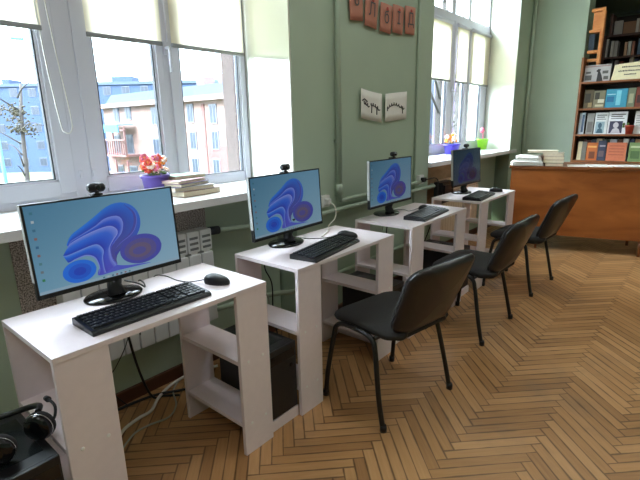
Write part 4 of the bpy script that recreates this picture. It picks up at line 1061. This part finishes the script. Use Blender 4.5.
# spines behind the bottom row
xx = .07; rnd = random.Random(12)
SPC = [('black', (40, 36, 36)), ('maroon', (92, 46, 40)), ('slate grey', (70, 76, 84)), ('beige', (170, 150, 120)), ('dark green', (52, 66, 52)), ('light grey', (176, 172, 168)), ('brown', (96, 66, 46)), ('white', (214, 208, 200)), ('navy', (44, 50, 76)), ('tan', (176, 132, 92)), ('olive', (98, 96, 60))]
NBH = ['the cream book', 'the grey book', 'the orange book', 'the orange book', 'the navy book', 'the salmon book', 'the salmon book', 'the salmon book', 'the green book', 'the green book']
k = 0
while xx < .76:
    w = rnd.uniform(.05, .085); n_, c_ = SPC[k % 11]; h = rnd.uniform(.235, .262)
    book((xx + w / 2, BY + .17, Z3), (w, .13, h), c_, '%s spine in the back row, behind %s' % (n_, NBH[min(k, 9)]), 'spines behind the bottom row', 0, 'x'); xx += w + .004; k += 1
# picture magazine and sign on top
r = fbk(.066, .332, Z0, 2.00, (176, 172, 172), 'grey picture card with a dark figure on top of the display bookcase', None, th=.012, name='picture_card')
def print_fig(r, dx, dz, dy):
    q = MB(); y0 = -dy / 2 - .001; MT = Matrix(((1, 0, 0, 0), (0, 0, 1, 0), (0, 1, 0, 0), (0, 0, 0, 1)))
    q.prism([(.0, .0 * dz), (.25 * dx, 0), (.18 * dx, .35 * dz), (.10 * dx, .60 * dz), (.13 * dx, .72 * dz), (.02 * dx, .74 * dz), (-.05 * dx, .62 * dz), (.02 * dx, .55 * dz)], y0, -dy / 2, MT)
    q.mi = 1
    for (a, c_, d_, e_) in ((-.46, -.2, .1, .4), (-.44, -.25, .5, .62), (.2, .42, .45, .62), (.26, .44, .1, .3)): q.b2(a * dx, c_ * dx, y0, -dy / 2, d_ * dz, e_ * dz)
    q.mi = 2; q.b2(-.48 * dx, .48 * dx, y0, -dy / 2, .88 * dz, .94 * dz)
    q.build('cover_print', [M['ink'], M['greyink'], cmat((150, 120, 120))], r)
print_fig(r, .266, .19, .012)
sg = empty('sign_card', (.50, BY + .05, Z0), 0, 'cream sign card with three dark text lines on the display bookcase', 'sign'); sg.rotation_euler.x = -.12
q = MB(); q.prism([(-.155, 0), (.165, 0), (.165, .195), (-.13, .175)], -.004, .004, Matrix(((1, 0, 0, 0), (0, 0, 1, 0), (0, 1, 0, 0), (0, 0, 0, 1)))); q.build('card', cmat((232, 222, 184)), sg)
q = MB(); rnd = random.Random(5)
for row, (xa, xb, zz) in enumerate(((-.06, .12, .135), (-.09, .13, .092), (-.03, .08, .052))):
    xq = xa
    while xq < xb:
        w = rnd.uniform(.007, .016); q.b2(xq, xq + w, -.0048, -.004, zz, zz + .011 + .004 * rnd.random()); xq += w + .004
q.build('lettering', M['ink'], sg)
# orange open rack standing on the bookcase
rk = empty('wooden_rack', (.12, BY + .19, Z0), 0, 'small orange wooden open rack standing behind the grey picture card', 'rack')
def rkb(nm, *a, m_=None): q = MB(); q.b2(*a, .002); return q.build(nm, m_ or M['orangewood'], rk)
rkb('post', .035, .068, -.03, .0, 0, .83); rkb('post', .035, .068, .03, .055, 0, .80)
for zt in (.24, .335, .565, .795): rkb('rail', -.075, .036, -.032, .055, zt, zt + .032)
rkb('back_panel', -.055, .036, .012, .018, .575, .79)
book((.075, BY + .20, Z0 + .367), (.06, .03, .185), (44, 58, 74), 'dark blue book standing in the orange wooden rack', None, 0, 'y')

# rear bookcase in the dim room behind
RY = 7.0; RD = .28
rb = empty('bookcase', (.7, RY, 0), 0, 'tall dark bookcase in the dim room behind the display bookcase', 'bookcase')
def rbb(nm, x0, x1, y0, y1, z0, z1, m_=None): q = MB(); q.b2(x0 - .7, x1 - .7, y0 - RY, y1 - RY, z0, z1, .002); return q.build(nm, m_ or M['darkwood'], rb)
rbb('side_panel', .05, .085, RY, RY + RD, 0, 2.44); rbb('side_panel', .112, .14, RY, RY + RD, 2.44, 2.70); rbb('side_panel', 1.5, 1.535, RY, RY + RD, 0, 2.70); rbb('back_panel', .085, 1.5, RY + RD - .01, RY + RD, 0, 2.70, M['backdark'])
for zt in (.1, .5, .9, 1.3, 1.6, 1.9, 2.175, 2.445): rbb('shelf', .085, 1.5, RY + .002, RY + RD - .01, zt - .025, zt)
GR = 'books on the dim rear bookcase'
def rbk(x0, x1, z0, z1, c, lb, ax='x'): book(((x0 + x1) / 2, RY + .12, z0), (x1 - x0, .15 if ax == 'x' else .03, z1 - z0), c, lb, GR, 0, ax)
rbk(.146, .240, 2.445, 2.625, (176, 172, 166), 'light grey book at the left of the top rear shelf', 'y')
rbk(.250, .392, 2.445, 2.600, (142, 104, 74), 'broad brown book on the top rear shelf', 'y')
rbk(.397, .425, 2.445, 2.615, (190, 180, 164), 'first cream spine right of the broad brown book'); rbk(.427, .452, 2.445, 2.61, (160, 130, 110), 'tan spine at the right end of the top rear shelf')
for (x0, x1, z1, c, lb) in [(.088, .112, 2.405, (206, 204, 198), 'white spine farthest left on the second rear shelf'), (.145, .180, 2.375, (200, 196, 188), 'left white spine of the pair on the second rear shelf'), (.184, .225, 2.370, (178, 176, 172), 'grey white spine of the pair on the second rear shelf'), (.300, .332, 2.345, (196, 158, 128), 'tan spine in the second rear shelf group'), (.336, .376, 2.350, (188, 184, 176), 'pale spine in the second rear shelf group'), (.380, .412, 2.346, (160, 110, 90), 'reddish spine in the second rear shelf group'), (.446, .486, 2.372, (86, 112, 136), 'blue spine at the right of the second rear shelf'), (.500, .545, 2.36, (90, 60, 50), 'brown spine right of the blue spine')]:
    rbk(x0, x1, 2.175, z1, c, lb)
for k in range(9):
    x0 = .10 + .055 * k; nm, c = [('brown', (84, 56, 42)), ('black', (46, 42, 40)), ('grey', (128, 122, 116)), ('red', (110, 52, 44)), ('olive', (88, 84, 58)), ('cream', (190, 180, 156)), ('navy', (50, 56, 80)), ('tan', (156, 120, 88)), ('dark green', (52, 66, 52))][k]
    rbk(x0, x0 + .045, 1.90, 2.09 + .02 * ((k * 3) % 4), c, '%s spine on the third shelf of the dim rear bookcase' % nm)

# ------------------------------------------------------------------ outside
GZ = -5.1
def ground_mat():
    m_ = mat('pale_spring_lawn', rgb(70, 74, 40), 0.95, noise=0.18, nscale=0.12); return m_
b = MB(); b.b2(-160, EX - .05, -60, 160, GZ - .2, GZ); struct(b.build('ground', ground_mat()))
M['bluefac'] = mat('blue_grey_panel_facade', rgb(34, 52, 80), 0.85, noise=0.1, nscale=0.6)
M['whitefac'] = mat('pale_pink_brick_facade', rgb(104, 84, 78), 0.85, noise=0.12, nscale=1.5)
M['redfac'] = mat('pink_brick', rgb(84, 54, 52), 0.9, noise=0.15, nscale=3)
M['frieze'] = mat('pale_concrete_cornice', rgb(100, 84, 80), 0.85, noise=0.06)
M['roofdark'] = mat('dark_blue_grey_roofing', rgb(46, 60, 80), 0.8, noise=0.08)
M['winglass'] = mat('distant_window_glass', rgb(24, 34, 48), 0.3, noise=0.05)
M['winframe'] = mat('distant_white_frame', rgb(84, 88, 96), 0.6, noise=0.02)
M['awning'] = mat('turquoise_balcony_sheet', rgb(30, 96, 124), 0.6, noise=0.08)
M['balc'] = mat('brown_balcony_rail', rgb(84, 56, 54), 0.7, noise=0.1)
M['bark'] = mat('grey_bark', rgb(40, 36, 34), 0.9, noise=0.2, nscale=10)
M['foliage'] = mat('dusty_olive_foliage', rgb(44, 40, 24), 0.9, noise=0.25, nscale=5)
M['lampm'] = mat('teal_painted_metal', rgb(60, 110, 120), 0.5, noise=0.05)
# long blue block
A = Vector((-88.0, 20.9, 0)); Bv = Vector((-50.0, 52.9, 0)); dv = (Bv - A); Ln = dv.length; ang = math.atan2(dv.y, dv.x)
bl = empty('apartment_building', (A.x, A.y, GZ), ang, 'long blue grey five-storey apartment block far outside the near window', 'building')
TH = 8.3 - GZ
q = MB(); q.b2(0, Ln, 0, 10, 0, TH, 0); q.build('facade', M['bluefac'], bl)
q = MB(); q.b2(-.2, Ln + .2, -.25, 10.2, TH - .3, TH + .15); q.build('roof', M['roofdark'], bl)
for (x, w, h) in ((4.6, 1.2, 1.0), (22.0, 3.2, 1.1)): q = MB(); q.b2(x, x + w, 2, 5, TH, TH + h); q.build('roof_hut', M['bluefac'], bl)
q = MB(); q.tube([(7.7, 2, TH), (7.7, 2, TH + 2.4)], .06, 6); q.tube([(7.0, 2, TH + 1.6), (8.4, 2, TH + 1.9)], .05, 6); q.build('antenna', M['roofdark'], bl)
for fl_ in range(5):
    for c_ in range(13):
        x = 1.1 + c_ * 2.9; zz = 1.0 + fl_ * 2.65
        if x > 30: continue
        q = MB(); q.b2(x - .06, x + 1.12, -.06, .1, zz, zz + 1.25); f_ = q.build('window', M['winframe'], bl)
        q = MB(); q.b2(x, x + .5, -.09, .1, zz + .06, zz + 1.19); q.b2(x + .56, x + 1.06, -.09, .1, zz + .06, zz + 1.19); q.build('pane', M['winglass'], f_)
# sunlit brick block at right angles to the wall
PY = 16.32
br = empty('brick_building', (-33.9, PY, GZ), 0, 'sunlit pale brick block with balconies seen through the near window', 'building')
HB = 3.05 - GZ
q = MB(); q.b2(0, 17, 0, 9, 0, HB - .1); q.build('facade', M['whitefac'], br)
q = MB(); q.b2(12.25, 12.5, -.06, .0, 0, HB - .35); q.build('downpipe', M['redfac'], br)
q = MB(); q.b2(12.6, 17, -.03, 0, 0, HB - 2.7); q.build('lower_cladding', M['redfac'], br)
q = MB(); q.b2(-.3, 17.2, -.5, 9.3, HB - .2, HB + .08); q.build('cornice', M['frieze'], br)
q = MB(); q.prism([(-.3, HB + .08), (17, HB + .08), (17, HB + .75), (.9, HB + .75)], -7, -.3, Matrix(((1, 0, 0, 0), (0, 0, -1, 0), (0, 1, 0, 0), (0, 0, 0, 1)))); q.build('roof', M['roofdark'], br)
for x in (6.6, 11.1, 13.2): q = MB(); q.b2(x, x + .7, .6, 1.4, HB + .7, HB + 1.25); q.build('chimney', M['frieze'], br)
def bwin(x, zc, w, h):
    q = MB(); q.b2(x - w / 2 - .08, x + w / 2 + .08, -.07, .05, zc - h / 2 - .08, zc + h / 2 + .08); f_ = q.build('window', M['winframe'], br)
    q = MB(); q.b2(x - w / 2, x - .04, -.09, .05, zc - h / 2, zc + h / 2); q.b2(x + .04, x + w / 2, -.09, .05, zc - h / 2, zc + h / 2); q.build('pane', M['winglass'], f_)
for zc in (7.25 - .15, 5.4, 2.9):
    pass
for (x, z_) in ((3.7, 2.55), (7.1, 2.15), (11.1, 2.2), (13.3, 2.1), (11.2, .62), (13.35, .65), (7.0, .2), (9.2, 2.2), (9.0, .3), (2.0, 2.4), (11.2, -.95), (13.3, -.95), (7.0, -1.4), (9.0, -1.3), (16, 2.1), (16, .6)):
    bwin(x, z_ - GZ, .62 if x < 9 else .5, .95)
for (x0, x1, zb) in ((0.3, 5.2, -.35), (0.3, 5.2, -2.6)):
    bo_ = MB(); bo_.b2(x0, x1, -1.3, 0, zb - GZ - .12, zb - GZ); o = bo_.build('balcony', M['balc'], br)
    q = MB(); n_ = 16
    for k in range(n_ + 1): q.b2(x0 + (x1 - x0) * k / n_ - .03, x0 + (x1 - x0) * k / n_ + .03, -1.3, -1.24, zb - GZ, zb - GZ + 1.0)
    q.b2(x0, x1, -1.32, -1.22, zb - GZ + .95, zb - GZ + 1.05)
    for k in (0, 1, 2, 3): q.b2(x0 + (x1 - x0) * k / 3 - .05, x0 + (x1 - x0) * k / 3 + .05, -1.3, -1.2, zb - GZ, zb - GZ + 1.9)
    q.build('railing', M['balc'], o)
q = MB(); q.b2(1.6, 4.6, -1.34, -.2, 6.72, 6.78); q.b2(1.6, 4.6, -1.36, -1.30, 6.25, 6.78); q.build('awning', M['awning'], br)
q = MB(); q.b2(.3, 5.3, -1.3, -1.2, 6.35, 6.45); q.build('balcony_beam', M['balc'], br)
for (x, z_) in ((1.6, .3), (3.4, .3), (1.6, -1.9), (3.6, -1.9)): bwin(x, z_ - GZ, .9, 1.2)
# lilac block and trees seen through the far window
M['lilac'] = mat('lilac_render_facade', rgb(92, 78, 112), 0.85, noise=0.1, nscale=1.0)
lb_ = empty('apartment_building', (-26, 34, GZ), 0, 'lilac building with tall window strips seen through the far window', 'building')
q = MB(); q.b2(0, 11.2, 0, 8, 0, 13); q.build('facade', M['lilac'], lb_)
q = MB(); q.b2(-.2, 11.4, -.3, 8.2, 13, 13.3); q.build('roof', M['roofdark'], lb_)
for k in range(7):
    q = MB(); q.b2(.6 + 1.5 * k, 1.3 + 1.5 * k, -.08, .05, .8, 12.4); f_ = q.build('window_strip', M['winframe'], lb_)
    q = MB(); q.b2(.68 + 1.5 * k, 1.22 + 1.5 * k, -.11, .05, .9, 12.3); q.build('pane', M['winglass'], f_)
for (tx, ty, lbl_) in ((-6.6, 16.0, 'bare pale trunked tree outside the middle pane of the far window'), (-9.6, 24.5, 'bare tree outside the right pane of the far window')):
    t_ = empty('tree', (tx, ty, GZ), 0, lbl_, 'tree', 'bare trees outside the far window'); q = MB(); rnd = random.Random(int(ty))
    q.tube([(0, 0, 0), (.05, 0, 4), (-.1, .1, 8), (0, .2, 12)], [.2, .16, .12, .05], 7)
    for k in range(14):
        z0 = 3.5 + .55 * k; a_ = rnd.uniform(0, 6.28); l_ = rnd.uniform(1, 2)
        q.tube([(0, 0.05, z0), (.5 * l_ * math.cos(a_), .5 * l_ * math.sin(a_), z0 + .7), (l_ * math.cos(a_), l_ * math.sin(a_), z0 + 1.6)], [.06, .045, .015], 5)
    q.build('branches', M['bark'], t_)
# bare tree and street lamp outside the left pane
tr = empty('tree', (-27.3, 8.3, GZ), 0, 'thin bare tree with olive foliage tufts outside the leftmost pane', 'tree')
q = MB(); q.tube(smooth_path([(0, 0, 0), (.1, .1, 3), (-.1, .3, 5.5), (-.5, .6, 7.4), (-1.1, 1.0, 9.0)], 4), [.16 - .006 * k for k in range(17)], 7)
rnd = random.Random(9)
for k in range(9):
    z0 = 3.4 + .6 * k; a_ = rnd.uniform(0, 6.28); l_ = rnd.uniform(.9, 1.9)
    q.tube(smooth_path([(-.0 - .05 * max(0, z0 - 5), .1 + .1 * max(0, z0 - 5), z0), (.5 * l_ * math.cos(a_), .5 * l_ * math.sin(a_) + .2, z0 + .5), (l_ * math.cos(a_), l_ * math.sin(a_) + .3, z0 + .8 + rnd.uniform(-.6, .4))], 3), [.05, .045, .04, .032, .026, .02, .014], 5)
q.build('branches', M['bark'], tr)
q = MB()
for (cx, cy, cz) in ((-.6, .4, 7.35), (.15, .6, 6.5), (-.2, .2, 6.7), (-1.0, .3, 7.6)):
    for k in range(60):
        v = Vector((rnd.gauss(0, .28), rnd.gauss(0, .28), rnd.gauss(0, .2))); q.ball((cx + v.x, cy + v.y, cz + v.z), .05 + .03 * rnd.random(), (1, 1, .7), 1)
tag(q.build('foliage', M['foliage'], tr), kind='stuff')
sl = empty('street_lamp', (-23.5, 6.4, GZ), 0, 'teal street lamp arm near the top of the leftmost pane', 'lamp')
q = MB(); q.tube([(0, 0, 0), (0, 0, 9.8)], .08, 8); q.build('pole', M['lampm'], sl)
q = MB(); q.tube(smooth_path([(0, 0, 9.8), (.2, .3, 10.4), (.6, .75, 10.6), (.8, 1.0, 10.5)], 4), .035, 6); q.build('arm', M['lampm'], sl)
q = MB(); q.box((.85, 1.2, 10.42), (.22, .5, .1), -.3, .04); q.build('lamp_head', M['lampm'], sl)

# ------------------------------------------------------------------ light
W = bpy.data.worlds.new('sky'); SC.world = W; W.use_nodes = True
nt = W.node_tree; bg = nt.nodes['Background']; B = NB(nt)
tc = nt.nodes.new('ShaderNodeTexCoord')
dp = nt.nodes.new('ShaderNodeVectorMath'); dp.operation = 'DOT_PRODUCT'
sd = Vector((-0.30, -0.86, 0.42)).normalized(); dp.inputs[1].default_value = sd
nt.links.new(tc.outputs['Generated'], dp.inputs[0])
lobe = B.m('POWER', B.m('MAXIMUM', dp.outputs['Value'], 0.0), 3.0)
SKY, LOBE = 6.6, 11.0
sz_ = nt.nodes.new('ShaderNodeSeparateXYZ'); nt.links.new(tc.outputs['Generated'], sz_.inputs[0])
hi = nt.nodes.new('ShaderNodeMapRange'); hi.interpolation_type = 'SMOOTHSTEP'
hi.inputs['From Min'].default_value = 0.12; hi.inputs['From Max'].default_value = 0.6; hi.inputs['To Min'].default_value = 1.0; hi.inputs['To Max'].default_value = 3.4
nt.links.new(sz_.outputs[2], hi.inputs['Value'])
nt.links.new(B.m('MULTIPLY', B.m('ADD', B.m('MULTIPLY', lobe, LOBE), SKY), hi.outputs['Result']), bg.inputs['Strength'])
bg.inputs['Color'].default_value = (0.80, 0.90, 1.0, 1)
su = bpy.data.lights.new('sun', 'SUN'); su.energy = 6.0; su.angle = 0.01; su.color = (1.0, 0.93, 0.84)
so_ = bpy.data.objects.new('sun', su); COL.objects.link(so_)
so_.rotation_euler = Vector((-0.03, 0.84, -0.5)).to_track_quat('-Z', 'Y').to_euler()
def area(nm, loc, aim, sx, sy, e, c, portal=False):
    l = bpy.data.lights.new(nm, 'AREA'); l.shape = 'RECTANGLE'; l.size = sx; l.size_y = sy; l.energy = e; l.color = c
    o = bpy.data.objects.new(nm, l); COL.objects.link(o); o.location = loc
    o.rotation_euler = Vector(aim).to_track_quat('-Z', 'Y').to_euler()
    if portal: l.cycles.is_portal = True
    return o
area('sky_portal_near_window', (EX - .02, (W1[2] + W1[3]) / 2, (SZ + WTOP) / 2), (1, 0, 0), W1[3] - W1[2], WTOP - SZ, 1, (1, 1, 1), True)
area('sky_portal_far_window', (EX - .02, (W2[2] + W2[3]) / 2, (SZ + WTOP) / 2), (1, 0, 0), W2[3] - W2[2], WTOP - SZ, 1, (1, 1, 1), True)
# unseen area lights without fittings, added below the ceiling to brighten the room
for (x, y) in ((0.9, -1.2), (0.9, 1.6), (0.9, 4.4), (3.4, -1.2), (3.4, 1.6), (3.4, 4.4)):
    area('added_ceiling_fill', (x, y, CEIL - .06), (0, 0, -1), 1.2, .5, 14 if x < 2 else 9, (.95, .97, 1.0))

# ------------------------------------------------------------------ camera
yaw, pitch, roll, F = 0.7027, 0.2478, -0.0198, 454.15
cy_, sy_ = math.cos(yaw), math.sin(yaw); cp_, sp_ = math.cos(pitch), math.sin(pitch)
f = Vector((-sy_ * cp_, cy_ * cp_, -sp_)); r0 = Vector((cy_, sy_, 0)); u0 = r0.cross(f)
rt = r0 * math.cos(roll) + u0 * math.sin(roll); up = -r0 * math.sin(roll) + u0 * math.cos(roll)
cd = bpy.data.cameras.new('camera'); cd.sensor_fit = 'HORIZONTAL'; cd.sensor_width = 36.0; cd.lens = 36.0 * F / 640.0; cd.clip_start = 0.02; cd.clip_end = 500
co = bpy.data.objects.new('camera', cd); COL.objects.link(co)
mw = Matrix(((rt.x, up.x, -f.x, 1.3301), (rt.y, up.y, -f.y, -0.3929), (rt.z, up.z, -f.z, 1.3753), (0, 0, 0, 1)))
co.matrix_world = mw
SC.camera = co
vs = SC.view_settings
SC.display_settings.display_device = 'sRGB'
vs.view_transform = 'Standard'; vs.look = 'None'; vs.exposure = 0.1; vs.gamma = 1.0; vs.use_curve_mapping = False
SC.cycles.max_bounces = 10; SC.cycles.diffuse_bounces = 6; SC.cycles.transparent_max_bounces = 16
SC.cycles.use_denoising = True
SC.cycles.sample_clamp_indirect = 6.0
